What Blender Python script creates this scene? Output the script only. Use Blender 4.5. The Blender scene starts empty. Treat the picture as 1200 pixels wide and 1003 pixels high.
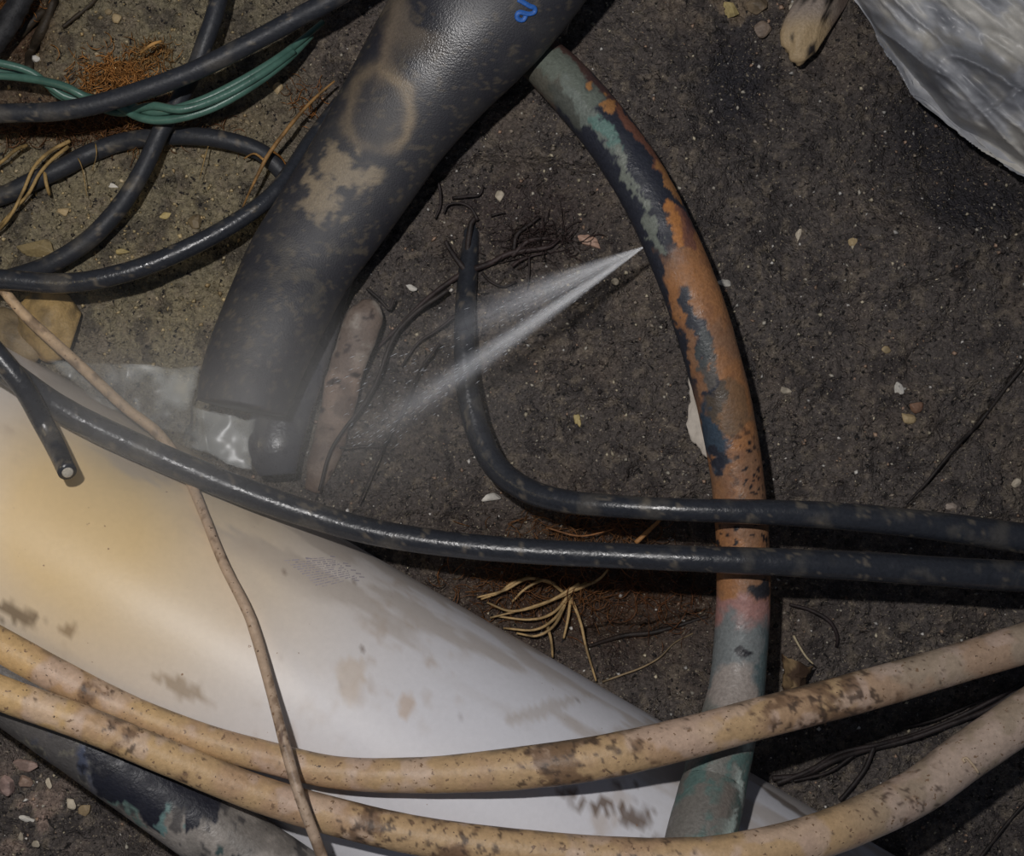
import bpy, math, random
import numpy as np
from mathutils import Vector, Matrix

random.seed(7)
RNG = np.random.default_rng(11)
scene = bpy.context.scene
COL = scene.collection

# ------------------------------------------------------------------ camera, light, exposure
CAM_H = 1.0                      # the camera looks straight down into the pit from 1 m
cam_d = bpy.data.cameras.new('camera'); cam = bpy.data.objects.new('camera', cam_d); COL.objects.link(cam)
cam_d.sensor_fit = 'HORIZONTAL'; cam_d.sensor_width = 36; cam_d.lens = 50
cam_d.clip_start = 0.01; cam_d.clip_end = 50
cam.location = (0, 0, CAM_H)
scene.camera = cam

world = bpy.data.worlds.new('world'); scene.world = world; world.use_nodes = True
world.node_tree.nodes['Background'].inputs[0].default_value = (0.62, 0.74, 1.0, 1)
world.node_tree.nodes['Background'].inputs[1].default_value = 0.07

def lamp(name, kind, loc, target, energy, color, **kw):
    d = bpy.data.lights.new(name, kind); d.energy = energy; d.color = color
    for k, v in kw.items(): setattr(d, k, v)
    o = bpy.data.objects.new(name, d); COL.objects.link(o); o.location = loc
    o.rotation_euler = (Vector(target) - Vector(loc)).to_track_quat('-Z', 'Y').to_euler()
    return o
lamp('torch', 'SPOT', (-0.12, 0.15, 1.03), (-0.06, -0.03, 0), 21.0, (1.0, 0.97, 0.95),
     spot_size=math.radians(85), spot_blend=0.9, shadow_soft_size=0.012)
lamp('work_lamp', 'SPOT', (-0.56, 0.06, 0.55), (-0.34, -0.01, 0.03), 1.4, (1.0, 0.80, 0.46),
     spot_size=math.radians(72), spot_blend=1.0, shadow_soft_size=0.06)

scene.view_settings.view_transform = 'Standard'; scene.view_settings.look = 'None'
scene.view_settings.exposure = 0.0; scene.view_settings.gamma = 1.0
scene.view_settings.use_curve_mapping = False

# ------------------------------------------------------------------ helpers
K = 0.72/1200.0
def W(px, py, z):                # a point of the pit at height z
    return np.stack([(np.asarray(px, float)-600)*K*(CAM_H-z), (501.5-np.asarray(py, float))*K*(CAM_H-z), np.broadcast_to(z, np.shape(px)).astype(float)], -1)
def PX(p):
    d = CAM_H-p[..., 2]
    return 600+p[..., 0]/(K*d), 501.5-p[..., 1]/(K*d)
def lin(c):
    c = np.asarray(c, float)/255
    return np.where(c <= 0.04045, c/12.92, ((c+0.055)/1.055)**2.4)
def A(r, g, b, gain=1.5):        # the colour seen in the light of the torch -> albedo
    return np.clip(lin((r, g, b))*gain, 0, 0.85)

def _hash(ix, iy, iz, seed):
    h = (ix.astype(np.int64)*374761393 + iy.astype(np.int64)*668265263 + iz.astype(np.int64)*2147483647 + seed*974634777) & 0xffffffff
    h = ((h ^ (h >> 13))*1274126177) & 0xffffffff
    h = h ^ (h >> 16)
    return (h & 0xffff)/65535.0
def vnoise(p, seed=0):
    i = np.floor(p).astype(np.int64); f = p-i; f = f*f*(3-2*f)
    r = 0
    for dx in (0, 1):
        wx = f[..., 0] if dx else 1-f[..., 0]
        for dy in (0, 1):
            wy = f[..., 1] if dy else 1-f[..., 1]
            for dz in (0, 1):
                wz = f[..., 2] if dz else 1-f[..., 2]
                r = r + wx*wy*wz*_hash(i[..., 0]+dx, i[..., 1]+dy, i[..., 2]+dz, seed)
    return r
def fbm(p, scale, octs=4, seed=0, gain=0.5):  # about 0..1
    p = np.asarray(p, float)*scale; s = 0; a = 1; t = 0
    for o in range(octs):
        s = s + a*vnoise(p, seed+o*17); t += a; a *= gain; p = p*2.03+5.1
    return s/t
def ss(a, b, x): 
    t = np.clip((x-a)/(b-a), 0, 1); return t*t*(3-2*t)
def mix(c, d, m):
    return c*(1-m[..., None]) + np.asarray(d)*m[..., None]

def mesh_obj(name, V, F, mat, parent=None, col=None, smooth=True):
    """V (n,3), F list/array of quads or tris"""
    m = bpy.data.meshes.new(name)
    F = np.asarray(F) if not isinstance(F, list) else F
    if isinstance(F, np.ndarray):
        n, k = F.shape
        m.vertices.add(len(V)); m.vertices.foreach_set('co', np.asarray(V, np.float32).ravel())
        m.loops.add(n*k); m.loops.foreach_set('vertex_index', F.astype(np.int32).ravel())
        m.polygons.add(n); m.polygons.foreach_set('loop_start', np.arange(0, n*k, k, dtype=np.int32))
        m.update(calc_edges=True); m.validate()
    else:
        m.from_pydata([tuple(v) for v in V], [], F); m.update()
    if smooth: m.polygons.foreach_set('use_smooth', np.ones(len(m.polygons), bool))
    if col is not None:
        a = m.color_attributes.new('Col', 'FLOAT_COLOR', 'POINT')
        c = np.ones((len(V), 4), np.float32); c[:, :3] = col
        a.data.foreach_set('color', c.ravel())
    m.materials.append(mat)
    o = bpy.data.objects.new(name, m); COL.objects.link(o)
    if parent: o.parent = parent
    return o
def tag(o, label=None, cat=None, group=None, kind=None):
    if label: o['label'] = label
    if cat: o['category'] = cat
    if group: o['group'] = group
    if kind: o['kind'] = kind
    return o
def empty(name, loc, label, cat, group=None):
    o = bpy.data.objects.new(name, None); COL.objects.link(o); o.location = loc; o.empty_display_size = 0.02
    return tag(o, label, cat, group)
def keep(child, root):           # child is built in world coordinates
    child.parent = root; child.matrix_parent_inverse = Matrix.Translation(-Vector(root.location))
    return child

# ------------------------------------------------------------------ materials
def mat(name, color=None, rough=0.5, spec=0.5, noise=0.25, nscale=300, bump=0.2, bscale=600, bdist=0.001,
        speck=None, coat=0, rnoise=0.0, metallic=0, alpha=None):
    """principled; colour from the mesh's 'Col' attribute (or fixed) varied by fine procedural noise"""
    m = bpy.data.materials.new(name); m.use_nodes = True
    nt = m.node_tree; N = nt.nodes; L = nt.links; b = N['Principled BSDF']
    tc = N.new('ShaderNodeTexCoord')
    if color is None:
        at = N.new('ShaderNodeAttribute'); at.attribute_name = 'Col'; csock = at.outputs['Color']
    else:
        rgb = N.new('ShaderNodeRGB'); rgb.outputs[0].default_value = (*color, 1); csock = rgb.outputs[0]
    nz = N.new('ShaderNodeTexNoise'); nz.inputs['Scale'].default_value = nscale; nz.inputs['Detail'].default_value = 6
    nz.inputs['Roughness'].default_value = 0.65
    L.new(tc.outputs['Object'], nz.inputs['Vector'])
    mr = N.new('ShaderNodeMapRange'); mr.inputs['From Min'].default_value = 0.25; mr.inputs['From Max'].default_value = 0.75
    mr.inputs['To Min'].default_value = 1-noise; mr.inputs['To Max'].default_value = 1+noise
    L.new(nz.outputs['Fac'], mr.inputs['Value'])
    vm = N.new('ShaderNodeVectorMath'); vm.operation = 'SCALE'
    L.new(csock, vm.inputs[0]); L.new(mr.outputs[0], vm.inputs['Scale'])
    out = vm.outputs[0]
    if speck:                    # (colour, scale, threshold): small flecks of dirt or grit
        for sc, s_s, s_t in speck:
            n2 = N.new('ShaderNodeTexNoise'); n2.inputs['Scale'].default_value = s_s; n2.inputs['Detail'].default_value = 3
            L.new(tc.outputs['Object'], n2.inputs['Vector'])
            r2 = N.new('ShaderNodeMapRange'); r2.inputs['From Min'].default_value = s_t; r2.inputs['From Max'].default_value = s_t+0.04
            L.new(n2.outputs['Fac'], r2.inputs['Value'])
            mx = N.new('ShaderNodeMix'); mx.data_type = 'RGBA'
            L.new(r2.outputs[0], mx.inputs['Factor']); L.new(out, mx.inputs['A']); mx.inputs['B'].default_value = (*sc, 1)
            out = mx.outputs['Result']
    L.new(out, b.inputs['Base Color'])
    b.inputs['Specular IOR Level'].default_value = spec
    b.inputs['Roughness'].default_value = rough
    b.inputs['Metallic'].default_value = metallic
    b.inputs['Coat Weight'].default_value = coat; b.inputs['Coat Roughness'].default_value = 0.15
    if rnoise:
        n3 = N.new('ShaderNodeTexNoise'); n3.inputs['Scale'].default_value = nscale*0.3; n3.inputs['Detail'].default_value = 4
        L.new(tc.outputs['Object'], n3.inputs['Vector'])
        r3 = N.new('ShaderNodeMapRange'); r3.inputs['From Min'].default_value = 0.3; r3.inputs['From Max'].default_value = 0.7
        r3.inputs['To Min'].default_value = max(0.05, rough-rnoise); r3.inputs['To Max'].default_value = min(1, rough+rnoise)
        L.new(n3.outputs['Fac'], r3.inputs['Value']); L.new(r3.outputs[0], b.inputs['Roughness'])
    if bump:
        n4 = N.new('ShaderNodeTexNoise'); n4.inputs['Scale'].default_value = bscale; n4.inputs['Detail'].default_value = 5
        L.new(tc.outputs['Object'], n4.inputs['Vector'])
        bp = N.new('ShaderNodeBump'); bp.inputs['Strength'].default_value = bump; bp.inputs['Distance'].default_value = bdist
        L.new(n4.outputs['Fac'], bp.inputs['Height']); L.new(bp.outputs[0], b.inputs['Normal'])
    return m

M_soil = mat('soil', rough=0.55, spec=0.5, noise=0.75, nscale=330, bump=1.0, bscale=520, bdist=0.0032, rnoise=0.32,
             speck=[(A(24, 21, 20), 240, 0.62), (A(118, 108, 92), 560, 0.635), (A(150, 140, 120), 330, 0.70)])
M_crumb = mat('crumb', rough=0.9, spec=0.2, noise=0.3, nscale=900, bump=0.5)
M_grit = mat('grit', rough=0.5, spec=0.5, noise=0.2, nscale=900, bump=0.4)
M_pvc = mat('white_plastic', rough=0.42, spec=0.4, noise=0.04, nscale=260, bump=0.06, bscale=260,
            speck=[(A(120, 95, 75), 210, 0.735)])
M_cream = mat('cream_plastic', rough=0.5, spec=0.4, noise=0.2, nscale=260, bump=0.35, bscale=420,
              speck=[(A(112, 90, 70), 300, 0.645), (A(70, 56, 45), 420, 0.69)])
M_copper = mat('weathered_copper', rough=0.5, spec=0.4, noise=0.28, nscale=420, bump=0.5, bscale=500, rnoise=0.18)
M_mottled = mat('corroded_metal', rough=0.5, spec=0.45, noise=0.22, nscale=360, bump=0.5, bscale=450, rnoise=0.15)
M_black = mat('black_rubber', rough=0.30, spec=0.5, noise=0.25, nscale=380, bump=0.3, bscale=420, rnoise=0.12)
M_conduit = mat('black_plastic', rough=0.30, spec=0.75, noise=0.25, nscale=600, bump=0.5, bscale=900, bdist=0.0005, rnoise=0.08)
# the sleeve is glossy only where the dust film is gone: its 'rough' attribute drives the roughness
_n = M_conduit.node_tree; _a = _n.nodes.new('ShaderNodeAttribute'); _a.attribute_name = 'rough'
for l_ in list(_n.links):
    if l_.to_socket == _n.nodes['Principled BSDF'].inputs['Roughness']: _n.links.remove(l_)
_n.links.new(_a.outputs['Fac'], _n.nodes['Principled BSDF'].inputs['Roughness'])
M_dull = mat('dull_rubber', rough=0.52, spec=0.4, noise=0.25, nscale=380, bump=0.3, bscale=420, rnoise=0.1)
M_green = mat('green_insulation', rough=0.35, spec=0.5, noise=0.15, nscale=300, bump=0.15)
M_root = mat('root_fibre', rough=0.6, spec=0.4, noise=0.3, nscale=500, bump=0.4, bscale=700)
M_stone = mat('pale_stone', rough=0.55, spec=0.4, noise=0.22, nscale=500, bump=0.6, bscale=520)
M_bag = mat('grey_film', rough=0.42, spec=0.45, noise=0.12, nscale=160, bump=0.3, bscale=120, bdist=0.0015, rnoise=0.1)
M_paper = mat('paper', rough=0.8, spec=0.2, noise=0.1, nscale=400, bump=0.2)
M_print = mat('print_ink', color=A(146, 139, 144), rough=0.6, noise=0.3, nscale=500, bump=0)
M_blue = mat('blue_paint', color=A(34, 82, 150), rough=0.5, noise=0.3, nscale=500, bump=0.2)
M_core = mat('cable_core', color=A(150, 145, 135), rough=0.3, noise=0.3, nscale=900, bump=0.3)

# clear film: mostly lets light through, glossy
def film():
    m = bpy.data.materials.new('clear_film'); m.use_nodes = True; nt = m.node_tree; N = nt.nodes; L = nt.links
    b = N['Principled BSDF']; b.inputs['Base Color'].default_value = (0.6, 0.62, 0.6, 1)
    b.inputs['Roughness'].default_value = 0.3; b.inputs['Specular IOR Level'].default_value = 0.9
    tr = N.new('ShaderNodeBsdfTransparent'); mx = N.new('ShaderNodeMixShader')
    at = N.new('ShaderNodeAttribute'); at.attribute_name = 'Col'
    L.new(at.outputs['Fac'], mx.inputs[0])
    L.new(tr.outputs[0], mx.inputs[1]); L.new(b.outputs[0], mx.inputs[2]); L.new(mx.outputs[0], N['Material Output'].inputs[0])
    return m
M_film = film()

# ------------------------------------------------------------------ the ground of the pit
def gheight(p):
    """soil height at world x, y"""
    x, y = p[..., 0], p[..., 1]
    q = np.stack([x, y, x*0], -1)
    h = (fbm(q, 9, 3, 3)-0.5)*0.030 + (fbm(q, 38, 4, 9)-0.5)*0.014
    r = 1-np.abs(2*fbm(q, 60, 3, 21)-1)
    h += (r-0.8)*0.004
    h += (fbm(q, 240, 3, 31)-0.5)*0.0060
    px, py = 600+x/K, 501.5-y/K
    # a bank under the mottled pipe at the lower left, a hollow under the cables
    line = (py-(850+0.71*px))/1.226            # below the mottled pipe
    h += 0.088*ss(-120, -10, line)*ss(900, 300, px)
    h -= 0.028*np.exp(-((px-720)/190)**2-((py-705)/75)**2)
    h -= 0.008*np.exp(-((px-1000)/160)**2-((py-850)/60)**2)
    h -= 0.012*np.exp(-((px-870)/60)**2-((py-90)/80)**2)
    h -= 0.016*np.exp(-((px-1130)/90)**2-((py-190)/60)**2)
    # cracks
    def crack(pts, depth, wd):
        nonlocal h
        wob = (fbm(q, 70, 3, 44)-0.5)*14
        for (a, b), (c, d) in zip(pts[:-1], pts[1:]):
            dx, dy = c-a, d-b; L2 = dx*dx+dy*dy
            t = np.clip(((px-a)*dx+(py-b)*dy)/L2, 0, 1)
            dist = np.hypot(px-a-t*dx, py-b-t*dy)+wob*0
            dist = np.abs(dist+wob*0.25)
            h = h-depth*np.exp(-(dist/wd)**2)
    crack([(505, 215), (560, 185), (640, 190), (700, 200)], 0.006, 3)
    crack([(690, 745), (760, 740), (830, 722)], 0.010, 4)
    crack([(15, 75), (35, 55), (60, 0)], 0.010, 6)
    crack([(75, 30), (105, 8), (130, -20)], 0.006, 3)
    crack([(1200, 420), (1150, 500), (1060, 600)], 0.006, 3)
    crack([(1060, 340), (1120, 320), (1200, 270)], 0.005, 3)
    return h
def gcolor(p):
    x, y = p[..., 0], p[..., 1]; q = np.stack([x, y, x*0], -1)
    px, py = 600+x/K, 501.5-y/K
    n = fbm(q, 22, 4, 61); n2 = fbm(q, 70, 4, 71)
    c = np.broadcast_to(A(64, 58, 53), px.shape+(3,)).copy()
    left = ss(430, 250, px+ (n-0.5)*120)*ss(640, 420, py)
    c = mix(c, A(98, 90, 70), left)
    c = mix(c, A(78, 68, 58), ss(0.55, 0.75, n)*0.5)
    c = mix(c, A(36, 32, 31), ss(0.5, 0.3, n2)*0.65)
    c = mix(c, A(96, 86, 72), ss(0.58, 0.7, fbm(q, 150, 3, 75))*0.45)
    # damp brown earth among the roots
    br = np.exp(-((px-700)/170)**2-((py-690)/75)**2)
    c = mix(c, A(50, 34, 22), np.clip(br*1.3, 0, 0.9))
    br = np.exp(-((px-110)/140)**2-((py-135)/28)**2)+np.exp(-((px-20)/40)**2-((py-20)/60)**2)
    c = mix(c, A(62, 40, 24), np.clip(br*1.3, 0, 0.85))
    br = np.exp(-((px-620)/70)**2-((py-255)/45)**2)
    c = mix(c, A(42, 32, 30), np.clip(br, 0, 0.6))
    # blackened soil
    bl = np.exp(-((px-865)/45)**2-((py-90)/70)**2)+np.exp(-((px-1110)/70)**2-((py-150)/60)**2)+np.exp(-((px-1150)/70)**2-((py-240)/35)**2)
    c = mix(c, A(28, 27, 31), np.clip(bl*(0.6+n2), 0, 0.85))
    # paler crusts
    pl = np.exp(-((px-50)/70)**2-((py-915)/40)**2)*ss(0.5, 0.62, n2)
    c = mix(c, A(118, 100, 88), np.clip(pl, 0, 0.8))
    pl = np.exp(-((px-860)/60)**2-((py-8)/22)**2)*ss(0.45, 0.6, n2)
    c = mix(c, A(100, 86, 68), np.clip(pl, 0, 0.8))
    return np.clip(c*np.array([1.27, 1.29, 1.38]), 0, 0.8)
def axis(lo, hi, n):
    far = lambda s: np.linspace(0, 1, 26)[1:]**1.8*1.1*s
    mid = np.linspace(lo, hi, n)
    return np.concatenate([(lo+far(-1))[::-1], mid, hi+far(1)])
gx = axis(-0.42, 0.42, 600); gy = axis(-0.36, 0.36, 515)
X, Y = np.meshgrid(gx, gy, indexing='xy')
P = np.stack([X, Y, X*0], -1).reshape(-1, 3)
P[:, 2] = gheight(P)
ny, nx = X.shape
idx = np.arange(ny*nx).reshape(ny, nx)
F = np.stack([idx[:-1, :-1], idx[:-1, 1:], idx[1:, 1:], idx[1:, :-1]], -1).reshape(-1, 4)
GZ = P[:, 2].reshape(ny, nx)
def gh(x, y):                    # the same height, read back from the finished grid
    i = min(max(int(np.searchsorted(gx, x))-1, 0), nx-2); j = min(max(int(np.searchsorted(gy, y))-1, 0), ny-2)
    u = (x-gx[i])/(gx[i+1]-gx[i]); v = (y-gy[j])/(gy[j+1]-gy[j])
    return float((GZ[j, i]*(1-u)+GZ[j, i+1]*u)*(1-v)+(GZ[j+1, i]*(1-u)+GZ[j+1, i+1]*u)*v)
ground = mesh_obj('floor', P, F, M_soil, col=gcolor(P))
tag(ground, 'dark damp soil of the pit floor', None, kind='structure')

def G(px, py):                   # ground height under an image position
    z = 0.0
    for _ in range(3):
        w = W(px, py, z); z = gh(w[0], w[1])
    return z

# ------------------------------------------------------------------ tubes
# the white pipe's axis, used to rest other things on it
WR = 0.1100; WZ = 0.018
wa = W(0, 626, WZ+0.02); wb = W(1000, 626+575, WZ+0.02); wd = (wb-wa)/np.linalg.norm(wb-wa); wd[2] = 0
wn = np.array([-wd[1], wd[0]])
def wdist(x, y): return (x-wa[0])*wn[0]+(y-wa[1])*wn[1]
def white_clear(x, y, r):
    d = abs(wdist(x, y)); R = WR+r
    return WZ+math.sqrt(R*R-d*d) if d < R else -9

def catmull(pts, step):
    P = np.array(pts, float); P = np.vstack([2*P[0]-P[1], P, 2*P[-1]-P[-2]]); out = []
    for i in range(1, len(P)-2):
        a, b, c, d = P[i-1:i+3]
        n = max(2, int(np.hypot(*(c-b)[:2])/step))
        for t in np.arange(n)/n:
            out.append(0.5*((2*b)+(-a+c)*t+(2*a-5*b+4*c-d)*t*t+(-a+3*b-3*c+d)*t**3))
    out.append(P[-2]); return np.array(out)

def tube_geo(pts, ribs=20, step=5, flat=1.0, noise=0.0, nscale=60, clear=True, gclear=0.0, seed=0, white=True, wob=0):
    """pts: (px, py, z, radius in px). returns V, F, info(centre px/py, angle from top, positive towards travel's right)"""
    Q = catmull(pts, step)
    n = len(Q); C = np.zeros((n, 3)); R = np.zeros(n)
    for i, q in enumerate(Q):
        z = q[2]
        for _ in range(4):
            r = max(q[3], 0.3)*K*(CAM_H-z); w = W(q[0], q[1], z)
            zz = q[2]
            if clear and white: zz = max(zz, white_clear(w[0], w[1], r*flat)+0.0005)
            if gclear is not None: zz = max(zz, gh(w[0], w[1])+r*flat*gclear)
            z = zz
        C[i] = W(q[0], q[1], z); R[i] = max(q[3], 0.3)*K*(CAM_H-z)
    # smooth the heights
    for _ in range(6):
        zs = C[:, 2].copy(); zs[1:-1] = (C[:-2, 2]+2*C[1:-1, 2]+C[2:, 2])/4; zs = np.maximum(zs, C[:, 2]-0.0006)
        C[:, :2] *= ((CAM_H-zs)/(CAM_H-C[:, 2]))[:, None]; C[:, 2] = zs
    if wob:
        t = np.arange(n)*step
        C[:, 0] += (vnoise(np.stack([t*0.02, t*0, t*0+seed], -1), 5)-0.5)*wob; C[:, 1] += (vnoise(np.stack([t*0.02, t*0+9, t*0+seed], -1), 5)-0.5)*wob
    T = np.gradient(C, axis=0); T /= np.linalg.norm(T, axis=1)[:, None]
    S = np.cross(T, [0, 0, 1]); S /= np.linalg.norm(S, axis=1)[:, None]+1e-9
    U = np.cross(S, T)
    th = np.arange(ribs)*2*math.pi/ribs
    a = np.sin(th)[None, :, None]; b = np.cos(th)[None, :, None]
    V = C[:, None]+R[:, None, None]*(S[:, None]*a+U[:, None]*b*flat)
    if noise:
        d = (fbm(V, nscale, 3, 100+seed)-0.5)*2*noise
        V = V+(V-C[:, None])*d[..., None]
    ang = np.degrees(np.where(th > math.pi, th-2*math.pi, th))
    info = dict(cx=np.repeat(Q[:, 0], ribs), cy=np.repeat(Q[:, 1], ribs), ang=np.tile(ang, n), C=C, R=R)
    V = V.reshape(-1, 3)
    I = np.arange(n*ribs).reshape(n, ribs); J = np.roll(I, -1, axis=1)
    F = np.stack([I[:-1], J[:-1], J[1:], I[1:]], -1).reshape(-1, 4).tolist()
    # caps with a centre vertex
    base = len(V); V = np.vstack([V, C[0], C[-1]])
    F += [[base, int(J[0][k]), int(I[0][k])] for k in range(ribs)]
    F += [[base+1, int(I[-1][k]), int(J[-1][k])] for k in range(ribs)]
    for k in ('cx', 'cy'): info[k] = np.append(info[k], [Q[0, 0 if k == 'cx' else 1], Q[-1, 0 if k == 'cx' else 1]])
    info['ang'] = np.append(info['ang'], [0, 0])
    return V, F, info
def tube(name, pts, m, colorf, parent=None, **kw):
    V, F, I = tube_geo(pts, **kw)
    c = colorf(V, I) if callable(colorf) else np.broadcast_to(np.asarray(colorf), V.shape)
    o = mesh_obj(name, V, F, m, col=c)
    if parent: keep(o, parent)
    return o, V, I

# ------------------------------------------------------------------ white pipe
def build_white():
    n, ribs = 560, 200
    s = np.linspace(-0.55, 1.35, n); th = np.arange(ribs)*2*math.pi/ribs
    A0 = np.array([wa[0], wa[1], WZ])
    side = np.array([wd[1], -wd[0], 0.0])
    V = A0+s[:, None, None]*wd + WR*(np.sin(th)[None, :, None]*side+np.cos(th)[None, :, None]*np.array([0, 0, 1.0]))
    V = V.reshape(-1, 3)
    px, py = PX(V)
    n1 = fbm(V, 14, 4, 5); n2 = fbm(V, 60, 4, 6); Vw = V+(np.stack([fbm(V, 130, 2, 881), fbm(V, 130, 2, 882), fbm(V, 130, 2, 883)], -1)-0.5)*0.012; n3 = fbm(Vw, 210, 4, 8)
    c = np.broadcast_to(A(184, 184, 189, 1.5), V.shape).copy()
    st = np.exp(-((px-85)/150)**2-((py-615)/135)**2)        # yellow tint spread around the left end of the pipe
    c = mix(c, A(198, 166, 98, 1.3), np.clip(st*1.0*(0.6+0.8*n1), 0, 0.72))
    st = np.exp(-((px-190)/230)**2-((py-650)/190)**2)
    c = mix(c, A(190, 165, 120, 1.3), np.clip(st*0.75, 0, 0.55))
    q = V.copy(); along = (V@np.array([wd[0], wd[1], 0])); acr = wdist(V[:, 0], V[:, 1])
    sm = fbm(np.stack([along*0.25, acr, V[:, 2]], -1), 60, 4, 12)
    edge = ss(0.070, 0.095, acr)                            # scuffed flank
    c = mix(c, A(150, 140, 130), np.clip(edge*ss(0.45, 0.6, sm), 0, 0.6))
    c = mix(c, A(150, 134, 118), ss(0.52, 0.75, fbm(V, 95, 5, 66))*ss(0.42, 0.62, n1)*0.5)
    def smear(x, y, sx, sy, colr, k, rr=0, th=0.5, nz=n2):
        nonlocal c
        dx, dy = px-x, py-y; ca, sa = math.cos(rr), math.sin(rr)
        u = dx*ca+dy*sa; v = -dx*sa+dy*ca
        g = np.exp(-(u/sx)**2-(v/sy)**2)
        c = mix(c, colr, np.clip(ss(th, th+0.12, nz*0.6+g*0.45)*k, 0, 1))
    for x, y, sx, sy in ((700, 945, 45, 14), (745, 960, 30, 24), (665, 928, 22, 12), (770, 985, 25, 14), (730, 920, 30, 8)):
        smear(x, y, sx, sy, A(84, 66, 50), 0.85, th=0.60, nz=n3)
    smear(475, 830, 13, 22, A(160, 138, 116), 0.6, 0.3, th=0.5)
    smear(410, 800, 22, 40, A(165, 148, 128), 0.5, 0, th=0.5)
    smear(640, 830, 60, 10, A(150, 140, 130), 0.5, -0.3, th=0.5, nz=fbm(Vw, 70, 4, 19))
    smear(20, 720, 40, 16, A(90, 76, 60), 0.8, 0.3, th=0.55, nz=n3)
    smear(80, 740, 30, 14, A(110, 90, 66), 0.7, 0.3, th=0.58, nz=n3)
    smear(210, 805, 50, 14, A(120, 100, 74), 0.6, 0.5, th=0.55, nz=n3)
    smear(600, 720, 110, 8, A(130, 122, 114), 0.6, 0.53, th=0.5, nz=sm)
    smear(720, 795, 70, 8, A(130, 122, 114), 0.6, 0.53, th=0.5, nz=sm)
    smear(925, 945, 50, 4, A(90, 80, 72), 0.8, 0.60, th=0.5, nz=sm)
    for _ in range(60):
        x = random.uniform(300, 780); y = 640+(x-400)*0.5+random.uniform(20, 230)
        smear(x, y, random.uniform(1.5, 5), random.uniform(1.2, 2.4), A(90, 72, 60), 0.7, random.uniform(0, 3), th=0.62, nz=n3)
    I = np.arange(n*ribs).reshape(n, ribs); J = np.roll(I, -1, 1)
    F = np.stack([I[:-1], J[:-1], J[1:], I[1:]], -1).reshape(-1, 4)
    # pipe wall at both ends
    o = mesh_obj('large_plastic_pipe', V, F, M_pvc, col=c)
    sol = o.modifiers.new('wall', 'SOLIDIFY'); sol.thickness = 0.006; sol.offset = -1
    return tag(o, 'large smooth white plastic pipe crossing the lower left, yellowish near the cut cable', 'pipe')
white = build_white()

def on_white(px, py, lift=0.0003):
    z = WZ+WR
    for _ in range(12):
        w = W(px, py, z); d = wdist(w[0], w[1])
        z = WZ+math.sqrt(max(1e-6, WR*WR-d*d))+lift
    return W(px, py, z)
# faded stamp printed on the pipe, rows of broken strokes
V = []; F = []
for i in range(13):
    t = i/12
    x0, y0 = 333+40*t, 657+31*t; x1, y1 = 392+30*t-4, 651+24*t+2
    u = random.uniform(0, 0.05)
    while u < 1:
        l = random.uniform(0.03, 0.16); e = min(1, u+l)
        if random.random() < 0.86:
            w_ = random.uniform(0.35, 0.75); pts = []
            for uu, s_ in ((u, -1), (e, -1), (e, 1), (u, 1)):
                pts.append(on_white(x0+(x1-x0)*uu, y0+(y1-y0)*uu+w_*s_))
            b = len(V); V += pts; F.append([b, b+1, b+2, b+3])
        u = e+random.uniform(0.01, 0.04)
for x, y in ((414, 668), (420, 672), (418, 680), (424, 676), (361, 654), (390, 652), (405, 660), (408, 663)):
    b = len(V); V += [on_white(x-3, y-1), on_white(x+3, y-0.2), on_white(x+3, y+1), on_white(x-3, y+0.5)]; F.append([b, b+1, b+2, b+3])
st = mesh_obj('printed_stamp', np.array(V), F, M_print, parent=white)
tag(st, 'faded grey printed stamp')
# make it fully coherent with its parent frame
# ------------------------------------------------------------------ mottled pipe, lower left
def c_mottled(V, I):
    n1 = fbm(V, 26, 4, 31); n2 = fbm(V, 75, 4, 32); n3 = fbm(V, 45, 4, 35); n4 = fbm(V, 110, 4, 37)
    c = np.broadcast_to(A(124, 118, 112), V.shape).copy()
    c = mix(c, A(88, 84, 80), ss(0.40, 0.6, n2)*0.7)
    x = I['cx']
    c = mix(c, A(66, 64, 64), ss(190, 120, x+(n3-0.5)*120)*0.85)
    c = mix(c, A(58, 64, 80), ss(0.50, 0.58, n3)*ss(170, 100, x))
    c = mix(c, A(104, 100, 88), ss(0.55, 0.6, n4)*ss(200, 60, x)*0.7)
    def patch(x0, a0, sx, sa):
        d = ((x+(n2-0.5)*60-x0)/sx)**2+((I['ang']+(n4-0.5)*90-a0)/sa)**2
        return ss(1.12, 0.88, d)
    for m_ in (patch(165, -20, 48, 58), patch(205, -45, 40, 40)): c = mix(c, A(28, 29, 37), m_)
    c = mix(c, A(34, 38, 46), patch(288, 18, 17, 16)); c = mix(c, A(48, 62, 62), patch(262, -6, 6, 10))
    c = mix(c, A(92, 116, 114), patch(205, 0, 9, 12)*0.9)
    c = mix(c, A(86, 106, 100), patch(178, 42, 14, 10)*0.8)
    return mix(c, A(36, 36, 40), ss(0.62, 0.66, n4)*0.7)
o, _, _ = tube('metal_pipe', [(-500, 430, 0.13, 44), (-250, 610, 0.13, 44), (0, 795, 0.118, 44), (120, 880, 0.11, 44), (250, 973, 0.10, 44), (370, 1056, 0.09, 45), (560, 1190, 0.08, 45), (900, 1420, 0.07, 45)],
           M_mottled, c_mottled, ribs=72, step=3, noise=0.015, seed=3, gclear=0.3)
tag(o, 'corroded grey metal pipe with black and green patches under the cream tubes at lower left', 'pipe')

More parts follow.
